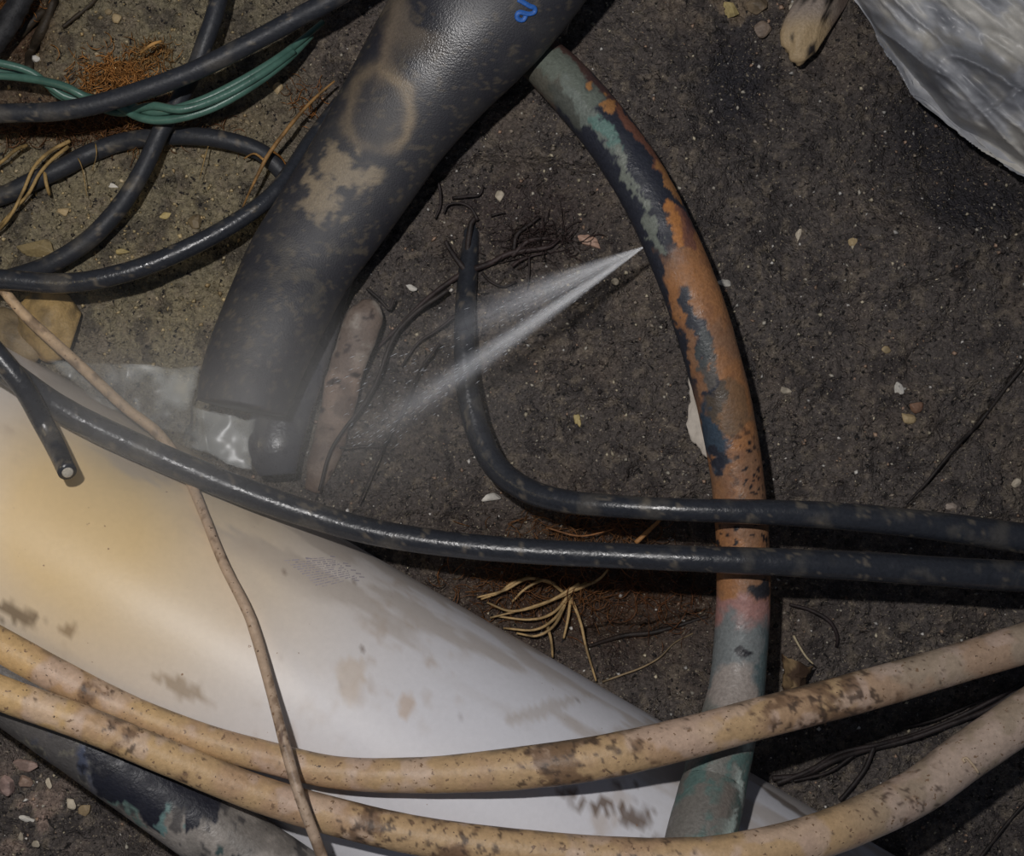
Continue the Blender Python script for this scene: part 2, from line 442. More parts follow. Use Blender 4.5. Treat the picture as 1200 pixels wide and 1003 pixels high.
# ------------------------------------------------------------------ copper pipe with the leak
def c_copper(V, I):
    v = I['cy'].copy(); a = I['ang'].copy()             # right of travel (downwards) is image left -> flip
    a = -a
    n1 = fbm(V, 50, 4, 41); n2 = fbm(V, 120, 4, 42); n3 = fbm(V, 260, 3, 43)
    vw = v+(n1-0.5)*66+(n2-0.5)*40; aw = a+(fbm(V, 50, 4, 47)-0.5)*60+(n3-0.5)*34
    def B(v0, a0, sv, sa, soft=0.25): 
        r = ((vw-v0)/sv)**2+((aw-a0)/sa)**2
        return ss(1+soft, 1-soft, r)
    navy = A(36, 38, 46); org = A(136, 97, 60); orgd = A(114, 85, 64); grn = A(88, 94, 86); teal = A(78, 102, 96)
    c = np.broadcast_to(orgd, V.shape).copy()
    c = mix(c, A(132, 92, 60), ss(0.4, 0.6, n1))
    c = mix(c, A(112, 78, 56), ss(0.55, 0.7, n2)*0.6)
    # upper stretch: grime, then peeling dark coating
    up = ss(300, 278, vw)
    c = mix(c, navy, up)
    c = mix(c, A(78, 66, 58), ss(108, 92, vw))
    c = mix(c, A(70, 50, 46), B(40, 45, 120, 30)*0.8)
    c = mix(c, A(80, 82, 74), B(75, -30, 60, 55)*0.7)
    c = mix(c, grn, B(95, 0, 38, 34)*0.9)
    c = mix(c, A(92, 98, 92), B(140, -22, 45, 18)*0.95)
    c = mix(c, teal, B(168, -14, 24, 15))
    c = mix(c, A(98, 102, 94), B(215, -22, 34, 13)*0.95)
    c = mix(c, A(98, 102, 94), B(262, -38, 20, 12)*0.9)
    c = mix(c, org, B(140, 30, 17, 16))
    c = mix(c, A(100, 66, 52), B(190, 58, 55, 16)*0.9)
    c = mix(c, org, B(232, 62, 24, 12)*0.9)
    c = mix(c, A(146, 98, 56), B(272, 18, 19, 24))
    c = mix(c, A(90, 60, 54), B(285, 50, 24, 30)*0.8)
    # dark left flank running down beside the leak
    c = mix(c, navy, ss(-50, -58, aw)*ss(250, 270, v)*ss(480, 430, v))
    c = mix(c, A(48, 50, 56), B(385, -18, 36, 14))
    c = mix(c, A(62, 66, 66), B(430, -14, 50, 14)*0.85)
    c = mix(c, navy, B(462, -18, 18, 22))
    c = mix(c, A(84, 72, 56), B(480, 5, 26, 50)*0.6)
    c = mix(c, A(46, 58, 70), B(505, -52, 38, 38))
    c = mix(c, navy, B(535, -52, 14, 14))
    # black pitting
    sp = fbm(V, 330, 2, 51)
    m = np.clip(ss(0.60, 0.64, sp)*(np.exp(-((v-550)/46)**2)*np.exp(-((a-22)/34)**2)*1.6+np.exp(-((v-630)/30)**2)*1.2), 0, 1)
    c = mix(c, A(30, 26, 28), m)
    # lower stretch
    c = mix(c, A(34, 34, 38), B(690, 30, 17, 40))
    c = mix(c, A(52, 44, 42), B(693, 0, 20, 14)*ss(0.45, 0.55, n3))
    lo = ss(700, 712, vw)
    c = mix(c, A(132, 98, 92), lo)
    c = mix(c, A(98, 102, 102), ss(722, 742, vw))
    c = mix(c, A(30, 30, 34), B(762, -12, 8, 20))
    c = mix(c, A(128, 120, 114), ss(768, 785, vw-np.abs(a)*0.5))
    c = mix(c, A(70, 84, 86), ss(28, 44, aw)*ss(716, 740, v)*0.9)
    tl = ss(835, 870, vw)
    c = mix(c, A(76, 96, 92), tl)
    c = mix(c, A(98, 93, 88), tl*np.clip(ss(-10, -30, aw)*ss(0.30, 0.5, n1)+ss(0.48, 0.6, n2)*0.8, 0, 0.9))
    c = mix(c, A(150, 162, 156), tl*ss(0.56, 0.62, n2)*np.exp(-((a-38)/16)**2))
    c = mix(c, A(96, 90, 84), tl*ss(0.5, 0.6, fbm(V, 70, 3, 58))*np.exp(-((a-12)/20)**2)*ss(915, 940, v))
    return c
cop, VC, _ = tube('copper_pipe', [(520, -50, 0.020, 24), (575, 5, 0.022, 24), (609, 46, 0.028, 25), (656, 90, 0.042, 30), (702, 142, 0.052, 31), (744, 202, 0.06, 32), (774, 258, 0.064, 32), (797, 310, 0.066, 32.5),
    (818, 365, 0.066, 33), (836, 425, 0.064, 32.5), (849, 475, 0.062, 32), (862, 545, 0.060, 31), (868, 600, 0.060, 31), (871, 650, 0.060, 31), (871, 710, 0.062, 31.5), (867, 770, 0.066, 32), (862, 815, 0.074, 33), (851, 860, 0.086, 35),
    (840, 905, 0.098, 37.5), (829, 950, 0.106, 40), (820, 990, 0.112, 41.5), (808, 1040, 0.12, 42), (780, 1120, 0.13, 42), (740, 1230, 0.12, 42), (690, 1400, 0.10, 42)],
    M_copper, c_copper, ribs=88, step=2.2, noise=0.018, nscale=90, seed=5)
tag(cop, 'curved copper pipe with peeling dark coating and green corrosion, spraying water', 'pipe')

# ------------------------------------------------------------------ black sleeve (large conduit)
def c_conduit(V, I):
    px, py = PX(V); n1 = fbm(V, 40, 4, 91); n2 = fbm(V, 110, 4, 92); n3 = fbm(V, 300, 3, 93)
    up = (np.abs(I['ang']) < 95)
    c = np.broadcast_to(A(34, 34, 39), V.shape).copy()
    c = mix(c, A(46, 45, 46), ss(0.45, 0.65, n1)*0.6)
    x = px+(n1-0.5)*26+(n2-0.5)*14; y = py+(fbm(V, 40, 4, 97)-0.5)*26
    def ell(x0, y0, sx, sy, r=0):
        dx, dy = x-x0, y-y0; ca, sa = math.cos(r), math.sin(r)
        return np.sqrt(((dx*ca+dy*sa)/sx)**2+((-dx*sa+dy*ca)/sy)**2)
    mud = A(112, 98, 78)
    d = ell(442, 128, 34, 48, 0.15)
    ring = np.exp(-((d-1.05)/0.18)**2)
    k = np.where(x > 442, 0.95, 0.55)*ss(190, 160, y)
    c = mix(c, mud, np.clip(ring*k, 0, 1)*up)
    c = mix(c, A(74, 68, 62), ss(1.0, 0.8, d)*0.5*n2*up)
    b1 = np.exp(-ell(395, 205, 42, 48, 0.5)**2); b2 = np.exp(-ell(372, 235, 18, 24)**2); b3 = np.exp(-ell(436, 208, 12, 10)**2)
    c = mix(c, A(112, 100, 82), np.clip(ss(0.56, 0.68, b1*0.30+b2*0.15+b3*0.25+n2*0.55+n3*0.28)*ss(0.15, 0.4, b1+b2+b3), 0, 1)*up*0.95)
    st = np.exp(-((x-(455+(60-y)*0.25))/9)**2)*ss(110, 70, y)
    c = mix(c, A(96, 84, 70), st*0.8*up)
    w_ = np.exp(-((x-480)/70)**2-((y-10)/45)**2)
    c = mix(c, A(96, 86, 74), np.clip(w_*ss(0.5, 0.65, n1), 0, 0.6)*up)
    c = mix(c, A(60, 57, 53), np.clip(np.exp(-((x-365)/70)**2-((y-330)/80)**2)*ss(0.55, 0.66, n2)*0.8, 0, 1)*up)
    c = mix(c, A(80, 72, 60), ss(0.62, 0.68, n3)*0.5*up)
    return c
con, VCon, _ = tube('black_sleeve', [(690, -200, 0.088, 105), (630, -98, 0.081, 103), (582, -26, 0.072, 98), (542, 29, 0.065, 91), (501, 83, 0.058, 81), (463, 139, 0.052, 72.5), (425, 200, 0.048, 67), (388, 255, 0.046, 65), (352, 308, 0.048, 63), (324, 365, 0.058, 61), (301, 418, 0.063, 59), (289, 455, 0.068, 56), (284, 478, 0.070, 53)],
    M_conduit, c_conduit, ribs=120, step=3, flat=0.62, noise=0.03, nscale=16, seed=8, gclear=None, clear=False)
qx, qy = PX(VCon); nn = fbm(VCon, 60, 4, 95)
rg = 0.60-0.36*np.exp(-((qx-505)/80)**2-((qy-50)/60)**2)-0.10*ss(0.55, 0.65, nn)*ss(520, 300, qx)*0.5+(nn-0.5)*0.12
ra = con.data.attributes.new('rough', 'FLOAT', 'POINT'); ra.data.foreach_set('value', rg.astype(np.float32))
tag(con, 'thick black plastic sleeve with dried tan mud and a cut lower end', 'conduit')
from mathutils.bvhtree import BVHTree
def bvh(o):
    me = o.data; return BVHTree.FromPolygons([v.co.copy() for v in me.vertices], [tuple(p.vertices) for p in me.polygons])
def hit(tree, px, py):
    d = Vector(W(px, py, 0.0))-Vector((0, 0, CAM_H)); d.normalize()
    r = tree.ray_cast(Vector((0, 0, CAM_H)), d)
    return r[0], r[1]
tc = bvh(con)
def ribbon(name, pts, tree, rpx, m, colr, parent, lift=0.0006, ribs=8):
    Q = catmull([(a, b, 0, rpx) for a, b in pts], 1.5); C = []
    for q in Q:
        h, nrm = hit(tree, q[0], q[1])
        if h is not None: C.append(np.array(h+nrm*(1 if nrm.z > 0 else -1)*lift*0.3))
    C = np.array(C); T = np.gradient(C, axis=0); T /= np.linalg.norm(T, axis=1)[:, None]+1e-9
    S = np.cross(T, [0, 0, 1]); S /= np.linalg.norm(S, axis=1)[:, None]+1e-9; U = np.cross(S, T)
    th = np.arange(ribs)*2*math.pi/ribs; r = rpx*K*0.88
    V = (C[:, None]+S[:, None]*np.sin(th)[None, :, None]*r+U[:, None]*np.cos(th)[None, :, None]*lift).reshape(-1, 3)
    n = len(C); I = np.arange(n*ribs).reshape(n, ribs); J = np.roll(I, -1, 1)
    F = np.stack([I[:-1], J[:-1], J[1:], I[1:]], -1).reshape(-1, 4).tolist()+[I[0][::-1].tolist(), I[-1].tolist()]
    o = mesh_obj(name, V, F, m, col=np.broadcast_to(colr, V.shape))
    if parent: keep(o, parent)
    return o
bm_ = ribbon('paint_mark', [(607, -1), (614, 3), (621, 7), (626, 9), (626, 14), (619, 16), (609, 14), (606, 17), (607, 22), (613, 23), (616, 18)], tc, 3.3, M_blue, A(34, 82, 150), con)
tag(bm_, 'blue painted squiggle')

# dark lobe of soil-stained rubber beyond the sleeve, by the copper pipe's upper end
V, F, I = tube_geo([(640, -30, 0.05, 30), (645, 5, 0.042, 28), (648, 25, 0.036, 22), (652, 42, 0.03, 13)], ribs=28, step=3, flat=0.6, noise=0.12, nscale=60, seed=77, clear=False)
o = mesh_obj('rubber_flap', V, F, M_black, col=np.broadcast_to(A(46, 44, 46), V.shape)); tag(o, 'dark rubber flap beside the upper end of the copper pipe', 'rubber flap')

# folded shiny sleeve under the big one
def c_dark(V, I):
    n = fbm(V, 90, 3, 15); c = np.broadcast_to(A(44, 45, 52), V.shape).copy(); return mix(c, A(78, 76, 74), ss(0.5, 0.7, n)*0.5)
o, _, _ = tube('folded_sleeve', [(400, 300, 0.01, 24), (385, 335, 0.012, 28), (368, 380, 0.016, 30), (351, 430, 0.022, 31), (334, 480, 0.03, 33), (324, 520, 0.036, 32), (326, 556, 0.036, 22)],
    M_black, c_dark, ribs=56, step=3, flat=0.45, noise=0.16, nscale=34, seed=19, clear=True, gclear=0.9)
tag(o, 'wet folded black plastic sleeve showing under the end of the thick one', 'conduit')

# ------------------------------------------------------------------ black cables
def c_cable(V, I):
    n = fbm(V, 60, 4, 25); n2 = fbm(V, 200, 3, 26)
    c = np.broadcast_to(A(36, 38, 43), V.shape).copy()
    c = mix(c, A(78, 74, 68), ss(0.56, 0.7, n)*0.45); return mix(c, A(100, 92, 80), ss(0.68, 0.74, n2)*0.5)
def cable(pts, label, name='black_cable', group=None, **kw):
    kw.setdefault('ribs', 32); kw.setdefault('step', 4); kw.setdefault('noise', 0.025); kw.setdefault('gclear', 0.9)
    o, V, I = tube(name, pts, kw.pop('m', M_black), kw.pop('c', c_cable), **kw)
    return tag(o, label, 'cable', group)
cable([(-260, 150, 0.07, 11), (-100, 140, 0.07, 11), (0, 133, 0.068, 11), (60, 131, 0.068, 11.3), (110, 123, 0.068, 11.5), (170, 105, 0.068, 11.5), (230, 82, 0.068, 11.5), (300, 47, 0.068, 11.5), (350, 20, 0.07, 11.5), (400, -8, 0.072, 11.5), (520, -90, 0.075, 11)],
      'black cable crossing the upper left corner on top of the green wires', seed=1, m=M_dull)
cable([(275, -120, 0.04, 10), (262, -30, 0.04, 10), (252, 15, 0.04, 10.5), (240, 50, 0.038, 10.5), (228, 82, 0.036, 10.5), (208, 120, 0.03, 10.5), (188, 155, 0.028, 10.5), (168, 198, 0.028, 10.5), (142, 240, 0.028, 11), (105, 280, 0.028, 11), (62, 308, 0.028, 11), (25, 322, 0.024, 11), (-40, 340, 0.02, 11), (-200, 380, 0.02, 11)],
      'black cable dropping from the top edge and curving down to the left edge', seed=2, m=M_dull)
cable([(-220, 255, 0.008, 11), (-60, 240, 0.008, 11), (0, 230, 0.01, 11), (35, 214, 0.010, 11), (70, 198, 0.011, 11), (105, 180, 0.004, 11), (145, 166, 0.004, 10.5), (190, 160, 0.010, 10.5), (235, 160, 0.014, 10.5), (275, 167, 0.014, 10.5), (305, 178, 0.012, 10.5), (325, 195, 0.010, 10.5), (345, 220, 0.006, 10), (380, 250, 0.004, 10)],
      'black cable half buried in the soil, arching under the others at upper left', seed=3, m=M_dull, gclear=0.2)
cable([(-260, 300, 0.065, 12), (-90, 322, 0.065, 12), (0, 327, 0.062, 12), (60, 332, 0.06, 11.8), (110, 328, 0.06, 11.8), (170, 312, 0.058, 11.5), (230, 286, 0.055, 11), (280, 258, 0.05, 10.5), (315, 232, 0.045, 10), (338, 205, 0.038, 10), (365, 165, 0.025, 10), (400, 120, 0.012, 10)],
      'glossy black cable curving from the left edge to behind the black sleeve', seed=4)
cable([(-420, 250, 0.13, 15), (-200, 340, 0.125, 15), (-60, 402, 0.12, 15), (0, 430, 0.115, 15), (60, 472, 0.1, 15.5), (120, 505, 0.09, 16), (200, 541, 0.08, 16.5), (280, 574, 0.075, 16.5), (360, 602, 0.072, 16), (440, 624, 0.075, 15.5), (530, 638, 0.08, 15), (620, 646, 0.085, 15), (720, 651, 0.088, 15), (820, 655, 0.095, 15.5), (920, 659, 0.095, 16.5), (1020, 664, 0.09, 17.5), (1120, 671, 0.086, 18), (1210, 676, 0.083, 18.5), (1350, 684, 0.09, 19), (1600, 700, 0.09, 19)],
      'long black cable along the white pipe and over the copper pipe, lower of the two', seed=5)
cable([(556, 235, G(556, 235)-0.02, 9), (553, 262, G(553, 262)-0.006, 9.5), (550, 300, G(550, 300)+0.003, 11), (546, 350, G(546, 350)+0.009, 12), (544, 400, 0.028, 12.5), (547, 450, 0.034, 13.5), (558, 500, 0.04, 14.5), (580, 545, 0.05, 15), (615, 573, 0.062, 14.5), (660, 587, 0.074, 14), (720, 593, 0.086, 13.5), (790, 597, 0.093, 13.5), (860, 599, 0.095, 14.5), (940, 602, 0.094, 15.5), (1020, 608, 0.09, 16.5), (1100, 617, 0.085, 17), (1200, 631, 0.08, 18), (1330, 652, 0.08, 18), (1600, 700, 0.09, 18)],
      'black cable looping up into the roots, upper of the two over the copper pipe', seed=6, gclear=-5)
root = empty('cut_cable', tuple(W(78, 552, 0.11)), 'short black cable with a cut end lying on the white pipe', 'cable')
V, F, I = tube_geo([(-300, 170, 0.14, 13), (-120, 305, 0.14, 13), (-50, 365, 0.138, 13), (0, 420, 0.135, 13), (28, 455, 0.13, 12.5), (50, 495, 0.118, 12), (66, 525, 0.122, 11.5), (79, 553, 0.138, 11)], ribs=32, step=3, noise=0.02, seed=9)
keep(tag(mesh_obj('jacket', V, F, M_black, col=c_cable(V, I))), root)
e = I['C'][-1]; t = I['C'][-1]-I['C'][-2]; t /= np.linalg.norm(t); px, py = PX(e)
cp = [e-t*0.003, e, e+t*0.0009, e+t*0.0012]
V, F, I2 = tube_geo([(*[float(q_) for q_ in PX(c_)], c_[2], r_) for c_, r_ in zip(cp, (6.5, 6.5, 6.2, 4.5))], ribs=20, step=1, noise=0.05, clear=False, gclear=None)
tag(keep(mesh_obj('core', V, F, M_core), root), 'pale cut wire core')

# ------------------------------------------------------------------ cream tubes and thin cream cable
def c_cream(seed, dirt):
    def f(V, I):
        n1 = fbm(V, 30, 4, seed); n2 = fbm(V, 95, 4, seed+1); n3 = fbm(V, 300, 3, seed+2)
        x = I['cx']; c = np.broadcast_to(A(164, 137, 103, 1.4), V.shape).copy()
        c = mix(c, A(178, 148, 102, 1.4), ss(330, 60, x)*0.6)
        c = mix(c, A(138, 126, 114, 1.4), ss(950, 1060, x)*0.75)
        c = mix(c, A(146, 118, 96), ss(0.45, 0.6, n1)*0.6); c = mix(c, A(170, 150, 138), ss(0.52, 0.62, fbm(V, 55, 3, seed+9))*0.5)
        d = sum(np.exp(-((x-a)/w)**2)*k for a, w, k in dirt)
        c = mix(c, A(98, 76, 58), np.clip(ss(0.58, 0.70, n2*0.6+n3*0.22+d*0.2)*1.0, 0, 0.85)*np.clip(d*1.4+0.15, 0, 1))
        c = mix(c, A(62, 50, 42), np.clip(ss(0.60, 0.66, n3*0.8+d*0.12)*0.8, 0, 1))
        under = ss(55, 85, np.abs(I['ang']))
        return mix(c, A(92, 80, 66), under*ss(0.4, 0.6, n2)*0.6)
    return f
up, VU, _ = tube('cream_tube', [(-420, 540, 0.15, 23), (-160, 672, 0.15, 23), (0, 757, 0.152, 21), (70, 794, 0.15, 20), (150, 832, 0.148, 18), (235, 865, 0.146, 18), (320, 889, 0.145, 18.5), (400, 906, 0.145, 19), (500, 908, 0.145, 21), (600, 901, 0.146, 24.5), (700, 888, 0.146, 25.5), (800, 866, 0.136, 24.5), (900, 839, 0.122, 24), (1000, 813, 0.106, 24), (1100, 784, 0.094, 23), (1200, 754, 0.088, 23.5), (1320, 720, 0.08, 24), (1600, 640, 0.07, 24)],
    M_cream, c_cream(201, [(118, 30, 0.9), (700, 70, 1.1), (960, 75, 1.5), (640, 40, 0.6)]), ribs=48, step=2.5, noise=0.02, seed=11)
tag(up, 'cream plastic tube, upper of the two over the white pipe', 'tube')
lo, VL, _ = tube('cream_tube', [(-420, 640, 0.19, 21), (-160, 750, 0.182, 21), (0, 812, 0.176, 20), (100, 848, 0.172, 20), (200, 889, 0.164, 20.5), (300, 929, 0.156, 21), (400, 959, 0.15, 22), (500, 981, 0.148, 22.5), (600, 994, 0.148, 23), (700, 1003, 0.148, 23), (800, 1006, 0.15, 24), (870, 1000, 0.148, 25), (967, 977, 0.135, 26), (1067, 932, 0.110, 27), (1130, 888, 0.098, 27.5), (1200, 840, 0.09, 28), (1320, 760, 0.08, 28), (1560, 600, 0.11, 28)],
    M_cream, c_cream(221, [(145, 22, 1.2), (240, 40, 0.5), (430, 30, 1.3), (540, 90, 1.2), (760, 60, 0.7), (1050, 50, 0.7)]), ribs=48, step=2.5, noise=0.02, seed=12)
tag(lo, 'cream plastic tube, lower of the two, touching the bottom edge', 'tube')
tl = bvh(lo)
th_ = ribbon('thread', [(1131, 893), (1128, 890), (1132, 888), (1138, 894), (1143, 900), (1146, 905)], tl, 1.6, M_cream, A(170, 150, 125), lo, lift=0.0012)
tag(th_, 'pale thread stuck to the tube')
def c_thin(V, I):
    n2 = fbm(V, 120, 4, 77); n3 = fbm(V, 320, 3, 78); y = I['cy']
    c = np.broadcast_to(A(164, 140, 112, 1.4), V.shape).copy()
    c = mix(c, A(150, 134, 124, 1.3), ss(500, 620, y)*0.5)
    c = mix(c, A(80, 62, 52), np.exp(-((y-865)/22)**2)*ss(0.4, 0.55, n3)*0.9)
    return mix(c, A(96, 78, 62), ss(0.55, 0.66, n2)*0.7)
# thickness and its course: first under the long black cable, then over the cream tubes
o, _, _ = tube('thin_cream_cable', [(-180, 120, 0.05, 6), (-60, 255, 0.05, 6), (-10, 322, 0.05, 6), (25, 365, 0.05, 6.2), (60, 398, 0.052, 6.6), (100, 434, 0.056, 6.6), (145, 476, 0.06, 6.4), (180, 503, 0.062, 6.6), (203, 530, 0.06, 6.4), (222, 562, 0.065, 6.2), (240, 605, 0.09, 5.8), (262, 660, 0.11, 6), (288, 712, 0.125, 6.3), (300, 745, 0.132, 6.4), (315, 800, 0.15, 6.2), (328, 850, 0.167, 6.2), (338, 888, 0.175, 6.6), (352, 935, 0.182, 6.4), (376, 1000, 0.180, 6.8), (410, 1090, 0.17, 7), (470, 1250, 0.15, 7)],
    M_cream, c_thin, ribs=20, step=2.5, noise=0.05, nscale=150, seed=31)
tag(o, 'thin cream cable running down the white pipe and over both cream tubes', 'cable')

# ------------------------------------------------------------------ green wires
def c_green(V, I):
    n = fbm(V, 80, 3, 88); c = np.broadcast_to(A(64, 94, 84), V.shape).copy(); return mix(c, A(44, 70, 62), ss(0.5, 0.7, n)*0.6)
def gw(pts, label): 
    o, _, _ = tube('green_wire', pts, M_green, c_green, ribs=14, step=3, noise=0.03, gclear=0.9)
    return tag(o, label, 'wire')
gw([(-200, 60, 0.05, 4.6), (-40, 70, 0.05, 4.6), (0, 74, 0.05, 4.6), (35, 84, 0.046, 4.6), (60, 102, 0.042, 4.6), (80, 114, 0.038, 4.8), (110, 118, 0.036, 4.8), (150, 124, 0.036, 5), (185, 131, 0.046, 5), (230, 120, 0.048, 5), (275, 99, 0.045, 5), (320, 72, 0.04, 4.6), (352, 48, 0.03, 4), (378, 26, 0.015, 3.2)],
   'green wire, uppermost of the three at the left edge')
gw([(-200, 90, 0.048, 4.6), (-40, 90, 0.046, 4.6), (0, 89, 0.044, 4.6), (40, 93, 0.048, 4.8), (75, 101, 0.050, 4.8), (100, 113, 0.048, 4.8), (130, 120, 0.036, 4.8), (165, 138, 0.042, 4.8), (200, 140, 0.046, 5), (245, 128, 0.046, 5), (290, 104, 0.043, 5), (335, 72, 0.035, 4.2), (365, 42, 0.02, 3.4)],
   'green wire, middle of the three twisted together')
gw([(-200, 76, 0.04, 4.2), (-40, 80, 0.038, 4.2), (10, 86, 0.036, 4.4), (50, 96, 0.032, 4.6), (70, 112, 0.034, 4.6), (100, 120, 0.030, 4.6), (140, 132, 0.032, 4.8), (178, 124, 0.050, 4.8), (215, 128, 0.055, 4.8), (262, 112, 0.05, 4.8), (308, 86, 0.045, 4.4), (345, 60, 0.035, 3.6)],
   'green wire, lowest of the three and nearest the soil')

# ------------------------------------------------------------------ plastic bag at the top right
def build_bag():
    edge = catmull([(960, -80, 0, 0), (1003, -2, 0, 0), (1040, 50, 0, 0), (1083, 104, 0, 0), (1120, 146, 0, 0), (1160, 166, 0, 0), (1205, 194, 0, 0), (1290, 245, 0, 0), (1400, 330, 0, 0)], 3)[:, :2]
    ns = len(edge); nt = 150
    t = np.linspace(0, 1, nt)
    T = np.gradient(edge, axis=0); T /= np.linalg.norm(T, axis=1)[:, None]
    inn = np.stack([T[:, 1], -T[:, 0]], -1); inn[:] = np.array([0.62, -0.78])
    q = edge[:, None]+inn[:, None]*(t[None, :, None]**1.3*420)
    px, py = q[..., 0], q[..., 1]
    # height: rises quickly from a lifted hem, then long loose folds running with the edge
    ca, sa = math.cos(0.72), math.sin(0.72)
    u = (px*ca+py*sa)*0.01; v = (-px*sa+py*ca)*0.01
    wv = fbm(np.stack([px*0.01, py*0.01, px*0], -1), 0.5, 2, 301)
    def ridge(a_, b_, seed, o=2): return 1-np.abs(2*fbm(np.stack([u*a_+wv*0.8, v*b_+wv*1.5, u*0], -1), 1.0, o, seed)-1)
    r1 = ridge(0.35, 1.3, 311); r2 = ridge(0.9, 2.6, 321); r3 = ridge(1.6, 6.5, 331, 3)
    tt = t[None, :]*np.ones_like(px)
    z = 0.036+0.060*(1-np.exp(-tt*5))+(r1**4)*0.024*ss(0, 0.08, tt)+(r2**5)*0.011+(r3**4)*0.0045+(ridge(4.0, 13, 341, 2)**3)*0.0016
    # one sharp fold line towards the right edge
    a = np.array([1148, 137.]); b = np.array([1210, 92.]); dd = b-a; sd = ((px-a[0])*dd[1]-(py-a[1])*dd[0])/np.hypot(*dd)
    z += 0.006*ss(1.2, -1.2, sd)*ss(1130, 1160, px)
    w = W(px, py, z)
    V = w.reshape(-1, 3)
    n = fbm(V, 40, 4, 341); n2 = fbm(np.stack([u*0.8, v*2.2, u*0], -1).reshape(-1, 3), 1.6, 5, 351)
    c = np.broadcast_to(A(126, 127, 130, 1.9), V.shape).copy()
    c = mix(c, A(152, 149, 142, 1.9), ss(0.5, 0.62, n2)*0.8); c = mix(c, A(84, 86, 92), ss(0.5, 0.35, n2)*0.7)
    c = mix(c, A(128, 122, 108), ss(0.55, 0.7, n)*0.4)
    Iv = np.arange(ns*nt).reshape(ns, nt)
    F = np.stack([Iv[:-1, :-1], Iv[1:, :-1], Iv[1:, 1:], Iv[:-1, 1:]], -1).reshape(-1, 4)
    # underside, closing the bag below
    V2 = V.copy().reshape(ns, nt, 3); V2[..., 2] = 0.038+0.004*(r2-0.5); V2[:, 1:, 2] = np.minimum(V2[:, 1:, 2], w[:, 1:, 2]-0.002)
    hem = V2[:, 0]; V2 = V2.reshape(-1, 3)
    F2 = F[:, ::-1]+len(V)
    rim = np.stack([Iv[1:, 0], Iv[:-1, 0], Iv[:-1, 0]+len(V), Iv[1:, 0]+len(V)], -1)
    o = mesh_obj('plastic_bag', np.vstack([V, V2]), np.vstack([F, F2, rim]), M_bag, col=np.vstack([c, c]))
    return tag(o, 'crumpled grey plastic bag lying in the top right corner', 'bag')
build_bag()

# clear film sheet between the white pipe and the black sleeve
def sheet(name, corners, nu, nv, zf, m, cf, label, cat, th=0.0004):
    a, b, c, d = [np.array(k, float) for k in corners]
    U, Vv = np.meshgrid(np.linspace(0, 1, nu), np.linspace(0, 1, nv), indexing='ij')
    q = a*((1-U)*(1-Vv))[..., None]+b*(U*(1-Vv))[..., None]+c*(U*Vv)[..., None]+d*((1-U)*Vv)[..., None]
    q = q+(np.stack([fbm(np.stack([U, Vv, U*0+k], -1), 5, 3, 400) for k in (1, 7)], -1)-0.5)*9
    z = zf(q[..., 0], q[..., 1], U, Vv)
    w = W(q[..., 0], q[..., 1], z); P_ = w.reshape(-1, 3)
    I = np.arange(nu*nv).reshape(nu, nv)
    F = np.stack([I[:-1, :-1], I[:-1, 1:], I[1:, 1:], I[1:, :-1]], -1).reshape(-1, 4)
    o = mesh_obj(name, P_, F, m, col=cf(P_, U.ravel(), Vv.ravel()))
    s = o.modifiers.new('thickness', 'SOLIDIFY'); s.thickness = th
    return tag(o, label, cat)
def zfilm(px, py, U, V_):
    z = np.full(px.shape, 0.03)
    w = W(px, py, 0.06); d = np.abs(wdist(w[..., 0], w[..., 1])); hh = WZ+np.sqrt(np.clip((WR+0.002)**2-d*d, 0, 1))
    z = np.maximum(z, np.where(d < WR+0.002, hh, 0))+0.003
    n = fbm(np.stack([px*0.02, py*0.02, px*0], -1), 1.0, 3, 411); r = 1-np.abs(2*fbm(np.stack([px*0.012+3, py*0.005, px*0], -1), 1.6, 2, 412)-1)
    return z+0.010*n+0.007*r**2
def cfilm(P_, U, V_):
    n = fbm(P_, 40, 3, 421); v = 0.07+0.30*ss(0.42, 0.68, n)
    e = np.minimum(np.minimum(U, 1-U), np.minimum(V_, 1-V_)); v = v*ss(0, 0.05, e)*0.7+v*0.3
    return np.repeat(v[:, None], 3, 1)
sheet('clear_film', [(56, 424), (232, 430), (222, 512), (125, 476)], 90, 60, zfilm, M_film, cfilm, 'crumpled clear plastic film between the thin cream cable and the black sleeve', 'plastic film')
sheet('clear_film', [(224, 478), (298, 492), (292, 552), (214, 520)], 50, 40, zfilm, M_film, cfilm, 'small flap of clear plastic film under the cut end of the black sleeve', 'plastic film')
# paper scrap beside the copper pipe
def zpap(px, py, U, V_):
    return np.full(px.shape, 0.012)+0.010*U+0.003*np.sin(V_*9)
o = sheet('paper_scrap', [(806, 440), (832, 440), (832, 540), (808, 512)], 20, 40, zpap, M_paper, lambda P_, U, V_: np.broadcast_to(A(168, 160, 150), P_.shape), 'torn white paper scrap poking out beside the copper pipe', 'paper')

